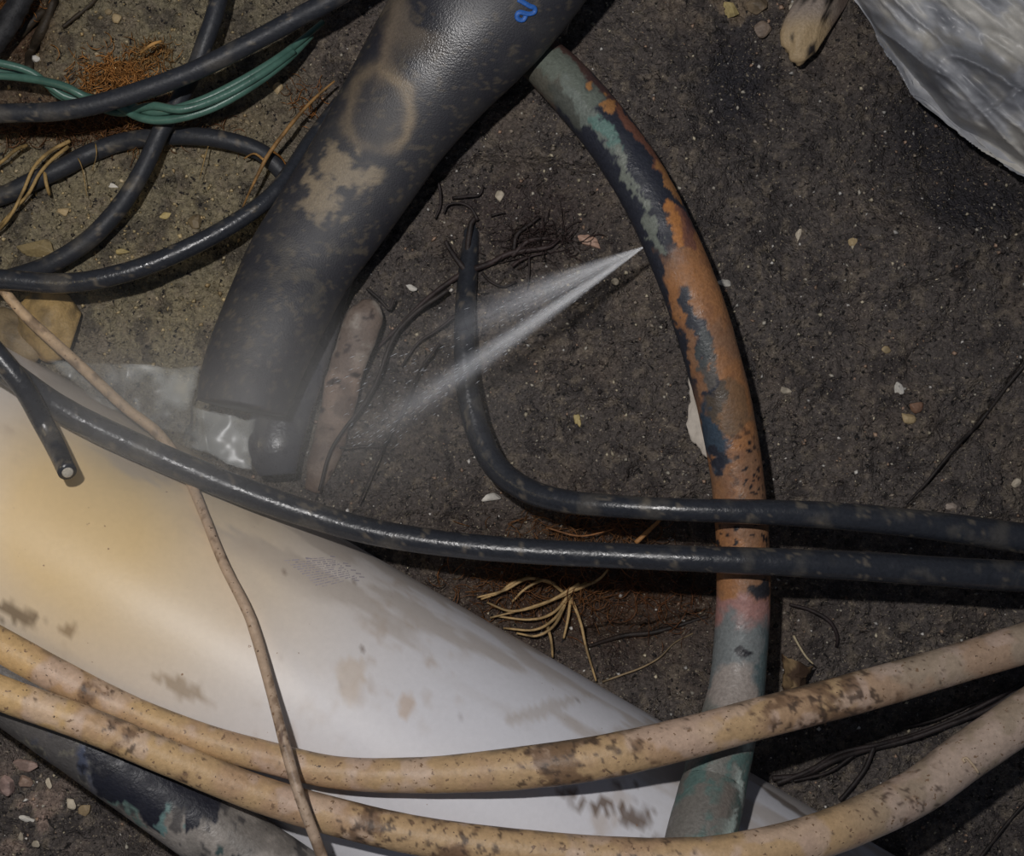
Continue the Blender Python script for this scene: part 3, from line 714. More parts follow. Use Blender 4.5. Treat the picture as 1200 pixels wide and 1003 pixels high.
# ------------------------------------------------------------------ stones, chips, wood
def icos(sub):
    t = (1+5**.5)/2
    V = [(-1, t, 0), (1, t, 0), (-1, -t, 0), (1, -t, 0), (0, -1, t), (0, 1, t), (0, -1, -t), (0, 1, -t), (t, 0, -1), (t, 0, 1), (-t, 0, -1), (-t, 0, 1)]
    F = [(0, 11, 5), (0, 5, 1), (0, 1, 7), (0, 7, 10), (0, 10, 11), (1, 5, 9), (5, 11, 4), (11, 10, 2), (10, 7, 6), (7, 1, 8), (3, 9, 4), (3, 4, 2), (3, 2, 6), (3, 6, 8), (3, 8, 9), (4, 9, 5), (2, 4, 11), (6, 2, 10), (8, 6, 7), (9, 8, 1)]
    V = [np.array(v, float)/np.linalg.norm(v) for v in V]
    for _ in range(sub):
        mid = {}; F2 = []
        def m(a, b):
            k = (min(a, b), max(a, b))
            if k not in mid:
                v = V[a]+V[b]; V.append(v/np.linalg.norm(v)); mid[k] = len(V)-1
            return mid[k]
        for a, b, c in F:
            x, y, z = m(a, b), m(b, c), m(c, a); F2 += [(a, x, z), (b, y, x), (c, z, y), (x, y, z)]
        F = F2
    return np.array(V), np.array(F)
I1 = icos(2); I3 = icos(3)
def stone(px, py, a, b, rot, colr, name='stone_chip', label='', cat='stone', group=None, hgt=0.5, sub=1, rough=0.3, sink=0.3, z=None, colf=None, cuts=9):
    """a, b half sizes in px"""
    Vs, Fs = I3 if sub > 1 else I1
    sd = random.randint(0, 9999)
    V = Vs*(1+(fbm(Vs+sd, 1.4, 3, 500)-0.5)[:, None]*2*rough)
    zz = (G(px, py) if z is None else z); sc = K*(CAM_H-zz)
    for _ in range(cuts):        # broken faces
        nrm = np.array([random.gauss(0, 1) for _ in range(3)]); nrm /= np.linalg.norm(nrm); k_ = random.uniform(0.5, 0.85)
        d_ = V@nrm; V = V-np.maximum(d_-k_, 0)[:, None]*nrm
    V = V*np.array([a*sc*1.12, b*sc*1.12, min(a, b)*sc*hgt*1.3])
    ca, sa = math.cos(-rot), math.sin(-rot)
    V = np.stack([V[:, 0]*ca-V[:, 1]*sa, V[:, 0]*sa+V[:, 1]*ca, V[:, 2]], -1)
    c = colf(V) if colf else mix(np.broadcast_to(colr, V.shape), np.array(colr)*0.6, ss(0.5, 0.7, fbm(V+sd, 120, 3, 510)))
    o = mesh_obj(name, V, Fs, M_stone, col=c, smooth=sub > 1)
    w = W(px, py, zz); o.location = (w[0], w[1], zz+min(a, b)*sc*hgt*(1-sink))
    return tag(o, label, cat, group)
tan = A(150, 132, 100); pale = A(165, 155, 138); pink = A(150, 122, 106); yel = A(156, 140, 96); wht = A(178, 174, 166)
def c_big(V):
    n = fbm(V, 60, 4, 600); c = np.broadcast_to(A(128, 116, 106), V.shape).copy()
    c = mix(c, A(150, 130, 100), ss(-0.008, -0.024, V[:, 1])); c = mix(c, A(84, 72, 66), ss(0.52, 0.66, n)*0.8); return mix(c, A(34, 30, 28), ss(0.64, 0.68, fbm(V, 110, 3, 610)))
stone(963, 4, 27, 76, 0.42, tan, 'large_stone', 'elongated pale tan stone at the top edge left of the plastic bag', rough=0.35, sub=3, colf=c_big, sink=0.1, cuts=2)
stone(933, 8, 10, 9, 0, pale, label='small pale stone touching the elongated stone at the top edge', sub=3)
stone(857, 12, 8, 12, -0.3, yel, label='yellowish stone chip near the top edge, left of the elongated stone', sub=3)
stone(893, 36, 10, 9, 0.3, A(110, 96, 84), label='dull brown-grey lump below the top edge, left of the elongated stone', sub=3)
stone(888, 8, 14, 9, 0.1, A(104, 90, 72), label='brown lump at the top edge between two paler stones', sub=3)
stone(66, 382, 34, 33, 0.6, A(140, 116, 74), 'yellow_stone', 'rounded ochre stone beside the thin cream cable, above the clear film', rough=0.3, sub=3, sink=0.2, hgt=0.6, cuts=3)
stone(22, 398, 36, 26, 0.6, A(112, 96, 70), 'brown_stone', 'broad brown stone below the thin cream cable at the left edge', rough=0.3, sub=3, sink=0.2, hgt=0.6, cuts=3)
stone(586, 231, 5.5, 7, 0.1, pale, label='square pale chip right of the black sleeve, above the roots')
stone(691, 283, 15, 7, 0.35, pink, label='pink stone chip just above the water spray', sub=3)
stone(675, 490, 4, 6, 0.1, yel, label='yellow notched chip, left arm, between loop cable and copper pipe')
stone(679, 495, 3, 6, -0.5, yel, label='yellow notched chip, right arm, between loop cable and copper pipe')
stone(577, 583, 13, 5, -0.15, wht, label='white flake just above the long black cable, under the loop')
stone(919, 457, 8, 4, 0.5, pale, label='pale oblong chip right of the copper pipe at mid height')
stone(1053, 455, 8, 7, 0.2, wht, label='white crumbly chip in the soil at middle right')
stone(1064, 490, 9, 7, 0.3, tan, label='tan chip lowest of the small heap at middle right')
stone(1072, 477, 8, 8, 0.3, A(110, 84, 68), label='reddish brown chip in the small heap at middle right')
stone(850, 331, 9, 5, 0.1, wht, label='whitish chip close to the right side of the copper pipe')
stone(999, 283, 5, 6, 0.3, tan, label='tan chip halfway between copper pipe and plastic bag')
stone(935, 275, 3, 9, 0.3, pale, label='thin upright pale splinter right of the copper pipe')
stone(1038, 410, 6, 4, 0, tan, label='tan hooked chip above the heap at middle right')
stone(482, 337, 7, 4, 0.2, wht, label='white chip between the black sleeve and the loop cable')
stone(720, 330, 5, 4, 0.2, pale, label='pale chip half hidden in the water spray')
stone(1115, 594, 8, 5, 0.1, A(130, 118, 108), label='grey-pink chip above the loop cable near the right edge')
stone(1190, 566, 6, 6, 0.1, pale, label='pale chip at the right edge above the loop cable')
stone(42, 70, 5, 5, 0, wht, label='bright white pebble above the green wires')
stone(138, 22, 6, 6, 0, tan, label='pale yellow pebble near the top edge at upper left, larger one')
stone(128, 15, 4, 4, 0, tan, label='pale yellow pebble near the top edge at upper left, smaller one')
stone(75, 248, 8, 6, 0.3, tan, label='pale yellow pebble between the half buried cable and the curving cable')
stone(144, 295, 8, 4, 0, yel, label='yellow pebble just above the glossy black cable at left')
stone(133, 218, 6, 3, 0.3, wht, label='shiny white pebble left of the dropping black cable')
stone(195, 252, 7, 4, -0.2, yel, label='yellow pebble right of the dropping black cable')
stone(327, 104, 6, 7, 0, tan, label='pale pebble left of the black sleeve, below the green wires')
stone(45, 292, 22, 10, 0.1, A(118, 104, 74), label='flat ochre lump beside the curving cable at the left edge', sub=3)
stone(230, 260, 9, 8, 0.1, A(96, 84, 64), label='dull olive lump above the glossy black cable', sub=3)
for x, y, a, b, r, c, l in [(30, 897, 15, 7, 0.2, A(134, 114, 106), 'pink crust of stone right below the mottled pipe at the left edge'),
        (10, 920, 9, 12, 0.2, A(130, 110, 104), 'pink stone lump touching the left edge near the bottom'),
        (30, 916, 9, 7, 0.6, A(124, 104, 92), 'reddish stone chip second from the left edge near the bottom'),
        (84, 941, 7, 6, 0.4, pale, 'pale yellow stone chip largest in the bottom left corner'),
        (32, 959, 9, 4, 0.2, wht, 'white flat flake in the bottom left corner'),
        (25, 981, 3, 7, 0.2, pale, 'upright pale splinter at the very bottom left'),
        (58, 918, 4, 6, -0.4, pale, 'small bright chip under the mottled pipe'),
        (100, 948, 6, 8, 0.5, A(120, 104, 80), 'ochre stone lump nearest the mottled pipe in the bottom left corner'),
        (42, 989, 6, 4, -0.3, pale, 'small pale chip at the bottom edge beside the splinter')]:
    stone(x, y, a, b, r, c, label=l, sub=1 if max(a, b) < 9 else 3)
# pale wood stub
def c_wood(V, I):
    n = fbm(V, 70, 4, 700); c = np.broadcast_to(A(128, 108, 94), V.shape).copy()
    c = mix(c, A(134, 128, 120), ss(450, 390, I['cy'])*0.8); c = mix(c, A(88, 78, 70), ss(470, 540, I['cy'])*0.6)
    c = mix(c, A(84, 68, 58), ss(0.46, 0.62, n)*0.8); return mix(c, A(50, 38, 34), ss(0.66, 0.7, fbm(V, 160, 3, 710)))
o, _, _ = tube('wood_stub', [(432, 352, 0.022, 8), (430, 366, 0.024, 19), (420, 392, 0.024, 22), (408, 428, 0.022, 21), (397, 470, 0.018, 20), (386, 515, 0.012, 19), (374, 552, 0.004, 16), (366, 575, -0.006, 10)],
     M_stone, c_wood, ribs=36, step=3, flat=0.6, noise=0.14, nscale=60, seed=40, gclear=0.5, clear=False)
tag(o, 'pale worn wooden stub lying beside the folded black sleeve', 'wood')
# dry leaf by the copper pipe
leaf = empty('dry_leaf', tuple(W(935, 775, 0.0)), 'curled dry brown leaf in the hollow just right of the copper pipe', 'leaf')
gz = G(935, 780)
def zleaf(px, py, U, V_): return gz+0.010+0.010*np.sin(U*3.0)+0.004*V_+0.003*fbm(np.stack([U, V_, U*0], -1), 5, 2, 9)
o = sheet('blade', [(915, 768), (952, 782), (942, 808), (920, 812)], 20, 20, zleaf, M_paper, lambda P_, U, V_: mix(np.broadcast_to(A(108, 90, 66), P_.shape), A(60, 46, 36), ss(0.45, 0.6, fbm(P_, 120, 3, 9))), None, None)
keep(o, leaf)
o, _, _ = tube('stalk', [(930, 745, gz+0.012, 1.6), (936, 756, gz+0.016, 1.3), (945, 770, gz+0.02, 1.2), (953, 778, gz+0.02, 1)], M_root, A(150, 138, 112), parent=leaf, ribs=8, step=2, gclear=None)

# ------------------------------------------------------------------ roots
def rpath(x0, y0, x1, y1, r0, r1, sag=0.15, z0=None, lift=3, n=5, jit=0.06):
    L_ = math.hypot(x1-x0, y1-y0); nxx, nyy = -(y1-y0)/L_, (x1-x0)/L_
    pts = []
    for i in range(n+1):
        t = i/n; o = math.sin(t*math.pi)*sag*L_+(random.uniform(-jit, jit)*L_ if 0 < i < n else 0)
        x = x0+(x1-x0)*t+nxx*o; y = y0+(y1-y0)*t+nyy*o
        pts.append((x, y, G(x, y)+lift*0.001*(0.4+math.sin(t*math.pi)), r0+(r1-r0)*t))
    return pts
def root_obj(pts, colr, parent, name='root', ribs=8):
    o, _, _ = tube(name, pts, M_root, lambda V, I: mix(np.broadcast_to(colr, V.shape), np.array(colr)*0.5, ss(0.45, 0.65, fbm(V, 150, 3, 3))), parent=parent, ribs=ribs, step=3, noise=0.12, nscale=250, gclear=0.6)
    return o
def fibres(n, cx, cy, sx, sy, colr, parent, length=(12, 40), r=0.5, dirn=None, label=None):
    """a tangle nobody could count"""
    Vs, Fs, Cs = [], [], []; base = 0
    for _ in range(n):
        x = random.gauss(cx, sx); y = random.gauss(cy, sy); a = random.uniform(0, 6.28) if dirn is None else random.gauss(dirn, 0.5)
        l = random.uniform(*length); seg = 5; k = random.uniform(-0.5, 0.5); g = G(x, y); hz = random.uniform(0.001, 0.011)
        P_ = []
        for i in range(seg+1):
            w = W(x, y, g+0.001+hz*math.sin(i/seg*math.pi)); P_.append(w); x += math.cos(a)*l/seg; y += math.sin(a)*l/seg; a += k
        P_ = np.array(P_); T = np.gradient(P_, axis=0); T /= np.linalg.norm(T, axis=1)[:, None]; S = np.cross(T, [0, 0, 1]); U = np.cross(S, T)
        rr = r*K*random.uniform(0.6, 1.4); th = np.arange(3)*2.094
        V = (P_[:, None]+rr*(S[:, None]*np.sin(th)[None, :, None]+U[:, None]*np.cos(th)[None, :, None])).reshape(-1, 3)
        I = np.arange((seg+1)*3).reshape(-1, 3); J = np.roll(I, -1, 1)
        Fs.append(np.stack([I[:-1], I[1:], J[1:], J[:-1]], -1).reshape(-1, 4)+base); Vs.append(V); base += len(V)
        Cs.append(np.broadcast_to(np.array(colr)*random.uniform(0.4, 1.3), V.shape))
    o = mesh_obj('fibres', np.vstack(Vs), np.vstack(Fs), M_root, col=np.clip(np.vstack(Cs), 0, 1))
    o['kind'] = 'stuff'
    if parent: keep(o, parent)
    return o
# tuft in the hollow under the long cable
t = empty('root_tuft', tuple(W(665, 690, 0)), 'tuft of pale fibrous roots fanning out under the long black cable, beside the white pipe', 'roots')
cr = A(158, 132, 92)
for pts in ([(688, 683), (655, 700), (620, 712), (575, 724)], [(668, 695), (648, 718), (620, 726), (580, 722)], [(666, 700), (650, 725), (625, 738), (590, 736)], [(664, 704), (650, 732), (630, 745), (605, 742)],
            [(660, 694), (640, 680), (615, 690), (600, 705)], [(650, 684), (620, 678), (590, 692), (560, 700)], [(680, 684), (640, 706), (600, 716), (570, 706)], [(622, 676), (600, 684), (585, 694), (565, 702)],
            [(668, 700), (665, 725), (660, 748)], [(670, 700), (680, 730), (688, 760), (699, 798)], [(640, 730), (646, 750), (648, 770)], [(672, 692), (700, 680), (712, 668)]):
    root_obj([(x+random.uniform(-1, 1), y, G(x, y)+0.006+0.007*math.sin(i/(len(pts)-1)*3.1), 2.1-1.2*i/len(pts)) for i, (x, y) in enumerate(pts)], cr, t)
fibres(330, 640, 688, 55, 16, A(110, 72, 40), t)
fibres(160, 770, 700, 45, 22, A(96, 60, 34), t)
t = empty('root_strand', tuple(W(700, 620, 0)), 'brown root fibres between the loop cable and the long black cable', 'roots')
root_obj([(745, 636, 0.01, 3), (760, 622, 0.012, 2.6), (775, 608, 0.012, 2)], A(140, 100, 60), t)
root_obj([(640, 618, 0.008, 1.2), (680, 628, 0.01, 1), (720, 620, 0.01, 0.9)], A(120, 80, 46), t)
fibres(220, 690, 618, 50, 8, A(104, 70, 40), t, length=(12, 35))
t = empty('root_strand', tuple(W(760, 760, 0)), 'long thin pale root crossing the dark hollow left of the copper pipe', 'roots')
root_obj(rpath(706, 799, 812, 742, 1.3, 0.8, 0.05), A(128, 110, 84), t)
root_obj([(690, 757, G(690, 757)+0.004, 2), (730, 745, G(730, 745)+0.004, 3), (770, 740, G(770, 740)+0.004, 3), (830, 722, G(825, 722)+0.004, 2.4)], A(36, 28, 24), t)
# russet tangle among the cables, upper left
t = empty('root_tangle', tuple(W(150, 85, 0)), 'tangle of fine orange-brown roots above the black cable at upper left', 'roots')
fibres(650, 140, 92, 26, 16, A(156, 110, 60), t, length=(6, 26), r=0.65)
fibres(150, 180, 62, 12, 9, A(140, 108, 66), t, length=(6, 22), r=0.6)
root_obj([(165, 62, 0.02, 1.5), (178, 52, 0.024, 2), (190, 48, 0.02, 1.4)], A(170, 128, 74), t)
t = empty('root_tangle', tuple(W(80, 152, 0)), 'dark russet roots in the shade under the black cable at left', 'roots')
fibres(420, 90, 152, 75, 7, A(90, 60, 36), t, length=(8, 30), r=0.6)
fibres(120, 165, 162, 14, 10, A(130, 92, 50), t, length=(6, 20), r=0.6)
fibres(120, 22, 8, 16, 10, A(140, 90, 40), t, length=(6, 20), r=0.6)
for lb, ps in (('pale golden root pair arching down to the left edge', [[(82, 165), (58, 178), (40, 196), (28, 222), (14, 250), (-4, 272), (-40, 300)], [(80, 172), (62, 186), (46, 204), (34, 226), (18, 244), (-2, 266)], [(52, 196), (54, 214), (58, 228)]]),
               ('short golden root at the left edge above the half buried cable', [[(32, 170), (18, 176), (4, 188), (-20, 206)]]),
               ('hair-thin brown roots hanging in front of the half buried cable', [[(112, 168), (113, 182), (108, 200)], [(88, 180), (96, 196), (102, 230)], [(246, 165), (240, 185), (234, 210)]])):
    t = empty('golden_root', tuple(W(ps[0][0][0], ps[0][0][1], 0)), lb, 'roots')
    for p_ in ps:
        root_obj([(x, y, G(x, y)+0.022*(0.55+0.4*math.sin(3.1*i/(len(p_)-1))), (2.4 if 'hair' not in lb else 0.9)-0.8*i/len(p_)) for i, (x, y) in enumerate(p_)], A(140, 116, 74), t)
t = empty('golden_root', tuple(W(330, 180, 0)), 'branching golden root left of the black sleeve, above the glossy cable', 'roots')
root_obj([(392, 95, 0.02, 1.2), (372, 112, 0.022, 1.8), (350, 135, 0.026, 2.2), (330, 160, 0.028, 2.4), (314, 182, 0.03, 2.4), (302, 205, 0.03, 2), (291, 228, 0.026, 1.3), (283, 246, 0.02, 1)], A(128, 96, 56), t)
root_obj([(310, 188, 0.03, 1.6), (298, 180, 0.022, 1.3), (286, 186, 0.014, 0.9)], A(142, 108, 64), t)
root_obj([(318, 176, 0.028, 1.4), (330, 185, 0.022, 1.1), (336, 195, 0.016, 0.8)], A(132, 90, 44), t)
fibres(60, 360, 120, 14, 14, A(140, 90, 44), t, length=(6, 20))
# roots at the head of the loop cable
t = empty('dark_roots', tuple(W(555, 290, 0)), 'cluster of dark roots around the head of the loop cable', 'roots')
dk = A(40, 33, 32); rd = A(48, 38, 37)
for pts, r0, cc in (([(552, 340), (548, 300), (552, 262), (558, 256)], 4.5, dk), ([(548, 320), (536, 305), (527, 292), (522, 282)], 4, dk), ([(556, 315), (575, 308), (600, 296), (640, 290), (655, 280)], 4, rd),
                    ([(600, 300), (618, 283), (640, 279), (655, 282)], 2.8, rd), ([(602, 293), (606, 275), (622, 262), (632, 254)], 2.6, dk), ([(545, 318), (520, 335), (495, 355), (465, 385), (440, 410)], 3.4, rd),
                    ([(540, 365), (515, 385), (490, 402), (470, 430)], 2.2, dk), ([(565, 320), (575, 330), (590, 336), (605, 330)], 1.8, dk), ([(620, 300), (620, 320), (618, 340)], 1.5, dk), ([(560, 258), (552, 244), (540, 238), (525, 240), (520, 250)], 2, dk),
                    ([(530, 232), (548, 230), (562, 228), (566, 218)], 2, dk), ([(505, 205), (514, 215), (516, 240), (510, 256)], 2.2, dk), ([(575, 253), (585, 250), (592, 249)], 1.4, dk), ([(600, 312), (608, 306), (622, 300), (640, 296)], 2, rd)):
    root_obj([(x, y, G(x, y)+0.006, r0*(1-0.55*i/len(pts))) for i, (x, y) in enumerate(pts)], cc, t, ribs=10)
fibres(150, 635, 282, 24, 10, A(52, 40, 38), t, length=(10, 30), r=0.6)
t = empty('dark_roots', tuple(W(400, 500, 0)), 'long thin dark root running down past the wooden stub', 'roots')
for pts, r0 in (([(525, 340), (485, 368), (460, 398), (440, 450), (420, 482), (402, 505), (386, 532), (374, 575)], 2.8), ([(430, 338), (446, 352), (456, 362), (462, 350)], 2.2), ([(515, 402), (498, 425), (487, 445), (472, 480), (458, 505), (440, 545), (420, 590)], 1.7), ([(398, 525), (425, 522), (450, 523)], 1.2)):
    root_obj([(x, y, G(x, y)+0.012, r0*(1-0.4*i/len(pts))) for i, (x, y) in enumerate(pts)], A(42, 36, 34), t)
t = empty('dark_roots', tuple(W(1020, 880, 0)), 'wet black roots in the hollow between the two cream tubes at right', 'roots')
for pts, r0 in (([(905, 912), (940, 908), (975, 892), (1010, 880), (1060, 868), (1110, 850), (1160, 830), (1200, 805), (1260, 780)], 3.6), ([(910, 918), (950, 902), (985, 882), (1030, 872), (1080, 858), (1140, 832), (1200, 800)], 3), ([(1024, 875), (1014, 900), (998, 922), (984, 938)], 3), ([(1000, 885), (970, 905), (930, 915)], 2.2), ([(1060, 852), (1100, 842), (1150, 820)], 2)):
    root_obj([(x, y, G(x, y)+0.007, r0*(1-0.25*i/len(pts))) for i, (x, y) in enumerate(pts)], A(38, 31, 30), t, ribs=10)
t = empty('thin_twig', tuple(W(1130, 510, 0)), 'thin dark twig slanting across the soil towards the right edge', 'twig')
root_obj([(1215, 412, G(1195, 420)+0.004, 2.2), (1185, 446, G(1180, 446)+0.004, 2.2), (1150, 492, G(1150, 492)+0.004, 2.2), (1118, 526, G(1118, 526)+0.004, 2), (1085, 566, G(1085, 566)+0.003, 1.8), (1062, 590, G(1062, 590)+0.002, 1.4)], A(40, 35, 33), t)
t = empty('thin_twig', tuple(W(1170, 960, 0)), 'thin dark twig at the bottom right corner below the cream tube', 'twig')
root_obj([(1215, 925, G(1195, 930)+0.004, 2), (1180, 965, G(1180, 965)+0.004, 2), (1150, 1003, G(1150, 1000)+0.004, 2), (1120, 1040, 0.0, 2)], A(40, 33, 30), t)
t = empty('thin_twig', tuple(W(970, 730, 0)), 'bent dark root right of the copper pipe, under the long cable', 'twig')
root_obj([(925, 708, G(925, 708)+0.004, 1.6), (950, 715, G(950, 715)+0.005, 2.2), (972, 728, G(972, 728)+0.006, 2.4), (981, 745, G(981, 745)+0.005, 2.2), (980, 758, G(980, 758)+0.003, 1.6)], A(38, 30, 30), t)
t = empty('dark_root', tuple(W(30, 40, 0)), 'thick dark root running up to the top edge at the far upper left', 'roots')
root_obj([(34, 82, G(34, 82)+0.004, 5), (36, 60, G(36, 60)+0.006, 6), (48, 38, G(48, 38)+0.007, 6.5), (58, 15, G(58, 15)+0.006, 6), (66, -15, G(62, 0)+0.006, 6)], A(46, 38, 28), t, ribs=14)
root_obj([(24, 42, G(24, 42)+0.004, 4), (38, 25, G(38, 25)+0.006, 5), (52, 12, G(52, 12)+0.006, 4)], A(46, 38, 28), t, ribs=12)
root_obj([(73, 32, G(73, 32)+0.003, 2), (88, 20, G(88, 20)+0.003, 2.4), (106, 5, G(106, 5)+0.003, 3), (118, -10, G(110, 0)+0.003, 3)], A(50, 42, 32), t, ribs=10)
root_obj([(-15, 60, 0.03, 14), (4, 34, 0.03, 14), (20, 8, 0.03, 13), (34, -20, 0.03, 13)], A(40, 40, 42), t, name='bark_strip', ribs=20)

# ------------------------------------------------------------------ grit and crumbs
def scatter(name, n, rr, cf, label, zoff=0.3, seed=5, dens=None, flatten=(0.5, 1.0)):
    g = np.random.default_rng(seed)
    x = g.uniform(-0.41, 0.41, n*2); y = g.uniform(-0.35, 0.35, n*2)
    q = np.stack([x, y, x*0], -1)
    keepm = g.uniform(0, 1, len(x)) < (dens(q) if dens is not None else 0.5)
    q = q[keepm][:n]; n = len(q); q[:, 2] = gheight(q)
    px, py = 600+q[:, 0]/K, 501.5-q[:, 1]/K
    r = rr[0]+(rr[1]-rr[0])*g.uniform(0, 1, n)**4.5
    O = np.array([(1, 0, 0), (-1, 0, 0), (0, 1, 0), (0, -1, 0), (0, 0, 1), (0, 0, -1)], float)
    OF = np.array([(0, 2, 4), (2, 1, 4), (1, 3, 4), (3, 0, 4), (2, 0, 5), (1, 2, 5), (3, 1, 5), (0, 3, 5)])
    V = O[None]*g.uniform(0.6, 1.4, (n, 6, 1)); V = V*np.stack([g.uniform(0.7, 1.5, n), np.ones(n), g.uniform(*flatten, n)], -1)[:, None]
    V = V+g.uniform(-0.25, 0.25, V.shape)
    a = g.uniform(0, 6.28, n); ca, sa = np.cos(a)[:, None], np.sin(a)[:, None]
    V = np.stack([V[..., 0]*ca-V[..., 1]*sa, V[..., 0]*sa+V[..., 1]*ca, V[..., 2]], -1)*r[:, None, None]
    q[:, 2] += r*zoff; V = V+q[:, None]
    c = cf(q, px, py, g); C = np.repeat(c[:, None], 6, 1).reshape(-1, 3)
    F = (OF[None]+np.arange(n)[:, None, None]*6).reshape(-1, 3)
    o = mesh_obj(name, V.reshape(-1, 3), F, M_grit if 'grit' in name else M_crumb, col=C, smooth=False)
    return tag(o, label, cat='grit', kind='stuff')
def c_grit(q, px, py, g):
    n = len(px); base = np.array([A(150, 144, 132), A(168, 158, 136), A(120, 110, 98), A(140, 116, 98), A(176, 172, 166)])[g.integers(0, 5, n)]
    left = ss(420, 260, px)*ss(520, 420, py)
    return np.clip(mix(base, A(156, 136, 92), left*0.7)*g.uniform(0.5, 1.15, (n, 1)), 0, 0.8)
def d_grit(q):
    px, py = 600+q[:, 0]/K, 501.5-q[:, 1]/K
    return 0.15+0.35*fbm(q, 26, 3, 810)+0.35*ss(350, 200, px)*ss(450, 350, py)
scatter('pale_grit', 14000, (0.00025, 0.0019), c_grit, 'fine pale grit strewn over the dark soil', seed=5, dens=d_grit)
def c_crumb(q, px, py, g):
    return np.clip(gcolor(q)*g.uniform(0.5, 1.5, (len(px), 1)), 0, 0.8)
scatter('soil_crumbs', 30000, (0.0004, 0.0021), c_crumb, 'loose crumbs of dark soil', zoff=-0.05, seed=6)

# ------------------------------------------------------------------ the leak: spray and mist
def volume(name, density, g_=-0.3, color=(0.9, 0.93, 1.0), build=None):
    m = bpy.data.materials.new(name); m.use_nodes = True; nt = m.node_tree; N = nt.nodes; L = nt.links
    N.remove(N['Principled BSDF']); v = N.new('ShaderNodeVolumeScatter'); v.inputs['Color'].default_value = (*color, 1)
    v.inputs['Anisotropy'].default_value = g_
    L.new(v.outputs[0], N['Material Output'].inputs['Volume'])
    def math_(op, a, b=None, clamp=False):
        n = N.new('ShaderNodeMath'); n.operation = op; n.use_clamp = clamp
        for i, s in enumerate((a, b)):
            if s is None: continue
            if isinstance(s, (int, float)): n.inputs[i].default_value = s
            else: L.new(s, n.inputs[i])
        return n.outputs[0]
    tc_ = N.new('ShaderNodeTexCoord'); build(N, L, math_, tc_.outputs['Object'], v.inputs['Density'], density)
    return m
def cone_build(tan_, noise_amt, fall, length):
    def f(N, L, M, obj, out, dens):
        sp = N.new('ShaderNodeSeparateXYZ'); L.new(obj, sp.inputs[0]); x, y, z = sp.outputs
        r = M('SQRT', M('ADD', M('MULTIPLY', y, y), M('MULTIPLY', z, z)))
        rn = M('DIVIDE', r, M('ADD', M('MULTIPLY', x, tan_), 0.0008))
        core = M('SUBTRACT', 1.0, rn, True); core = M('MULTIPLY', core, core)
        # streaks: noise in the direction space of the jet
        cx = N.new('ShaderNodeCombineXYZ'); xx = M('ADD', x, 0.004)
        L.new(M('DIVIDE', y, xx), cx.inputs[0]); L.new(M('DIVIDE', z, xx), cx.inputs[1]); L.new(M('MULTIPLY', x, 1.2), cx.inputs[2])
        nz = N.new('ShaderNodeTexNoise'); nz.inputs['Scale'].default_value = 42; nz.inputs['Detail'].default_value = 3; L.new(cx.outputs[0], nz.inputs['Vector'])
        st = M('ADD', 1-noise_amt, M('MULTIPLY', M('POWER', nz.outputs['Fac'], 3.0), noise_amt*7))
        fo = M('DIVIDE', 1.0, M('POWER', M('ADD', M('MULTIPLY', x, fall), 0.30), 1.9))
        en = M('SUBTRACT', 1.0, M('DIVIDE', x, length), True)
        L.new(M('MULTIPLY', M('MULTIPLY', M('MULTIPLY', M('MULTIPLY', core, st), fo), en), dens), out)
    return f
def cone(name, a, b, r1, m, r0=0.001):
    a, b = Vector(a), Vector(b); Ln = (b-a).length; n = 24
    V = []; F = []
    for i, (x, r) in enumerate(((0, r0), (Ln, r1))):
        for k in range(n): V.append((x, r*math.cos(k*2*math.pi/n), r*math.sin(k*2*math.pi/n)))
    F = [[k, (k+1) % n, n+(k+1) % n, n+k] for k in range(n)]+[list(range(n))[::-1], list(range(n, 2*n))]
    o = mesh_obj(name, np.array(V), F, m, smooth=False)
    o.location = a; o.rotation_mode = 'QUATERNION'; o.rotation_quaternion = (b-a).to_track_quat('X', 'Z')
    return o
tcop = bvh(cop); h, _ = hit(tcop, 762, 289)
src = Vector(W(753, 290, h.z-0.006)) if h else Vector(W(753, 290, 0.05))
water = empty('water_spray', tuple(src), 'fan of white water spraying left from a pinhole in the copper pipe', 'water')
def kid(o, root=water):
    return keep(o, root)
e1 = Vector(W(415, 522, 0.105)); L1 = (e1-src).length
c1 = kid(cone('jet', src, e1, L1*0.085, volume('jet_water', 900, -0.45, build=cone_build(0.072, 0.5, 16, L1))))
e2 = Vector(W(505, 400, 0.10)); L2 = (e2-src).length
c2 = kid(cone('fan', src, e2, L2*0.19, volume('fan_water', 300, -0.45, build=cone_build(0.17, 0.8, 20, L2))))
for c_ in (c1, c2): c_['kind'] = 'stuff'
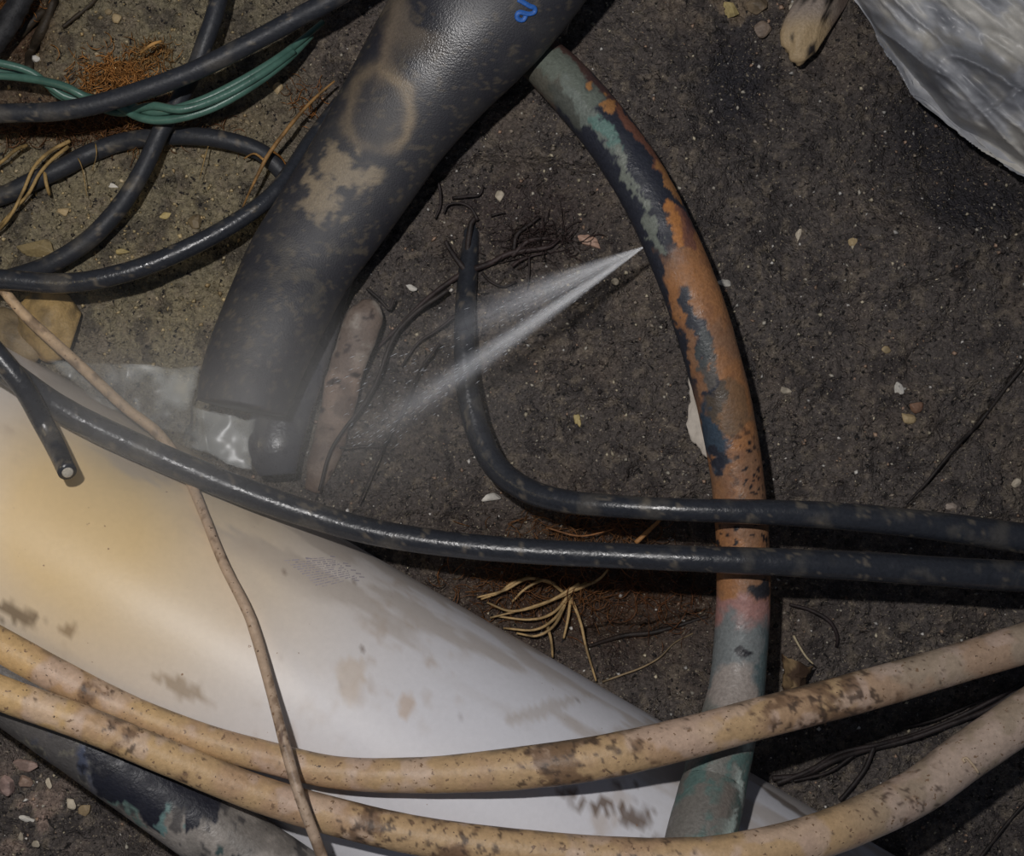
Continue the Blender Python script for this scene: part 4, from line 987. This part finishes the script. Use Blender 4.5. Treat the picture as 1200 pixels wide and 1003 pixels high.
# flying droplets
g = np.random.default_rng(3); Vs, Fs = [], []; O = np.array([(1, 0, 0), (-1, 0, 0), (0, 1, 0), (0, -1, 0), (0, 0, 1), (0, 0, -1)], float)
OF = np.array([(0, 2, 4), (2, 1, 4), (1, 3, 4), (3, 0, 4), (2, 0, 5), (1, 2, 5), (3, 1, 5), (0, 3, 5)])
n = 420; base = 0
ax = (e1-src).normalized(); sd = Vector((0, 0, 1)).cross(ax).normalized(); upv = ax.cross(sd)
for i in range(n):
    t = g.uniform(0.02, 1.0)*L1; k = g.normal(0, 0.035); k2 = g.normal(0.0, 0.03)
    if g.uniform() < 0.4: k = g.normal(-0.13, 0.06)
    d = (ax+sd*k+upv*k2).normalized(); p = src+d*t
    l = g.uniform(0.0006, 0.0028); w_ = g.uniform(0.00008, 0.00018)
    s2 = Vector((0, 0, 1)).cross(d).normalized(); u2 = d.cross(s2)
    V = np.array([np.array(p+d*o[0]*l+s2*o[1]*w_+u2*o[2]*w_) for o in O]); Vs.append(V); Fs.append(OF+base); base += 6
md = mat('water_drops', color=(0.8, 0.84, 0.9), rough=0.2, spec=0.8, noise=0, bump=0)
dr = mesh_obj('droplets', np.vstack(Vs), np.vstack(Fs), md, smooth=False); dr['kind'] = 'stuff'; kid(dr)
# drifting mist
def mist_build(N, L, M, obj, out, dens):
    ln = N.new('ShaderNodeVectorMath'); ln.operation = 'LENGTH'; L.new(obj, ln.inputs[0])
    s = M('SUBTRACT', 1.0, ln.outputs['Value'], True)
    nz = N.new('ShaderNodeTexNoise'); nz.inputs['Scale'].default_value = 2.2; nz.inputs['Detail'].default_value = 2; L.new(obj, nz.inputs['Vector'])
    L.new(M('MULTIPLY', M('MULTIPLY', M('MULTIPLY', s, s), M('MULTIPLY', nz.outputs['Fac'], 2.0)), dens), out)
Vs_, Fs_ = icos(3)
def mist(px, py, z, sx, sy, sz, rot, dens, label):
    m = volume('mist', dens, -0.2, (0.95, 0.93, 0.9), build=mist_build)
    o = mesh_obj('mist', Vs_, Fs_, m, smooth=False)
    o.location = W(px, py, z); o.scale = (sx, sy, sz); o.rotation_euler = (0, 0, rot)
    tag(o, label, 'mist', kind='stuff')
mist(330, 490, 0.12, 0.20, 0.10, 0.09, 0.15, 6.0, 'thin mist where the spray lands between the sleeve and the white pipe')
mist(110, 480, 0.12, 0.15, 0.09, 0.09, -0.3, 4.0, 'faint mist drifting over the clear film and the left end of the white pipe')
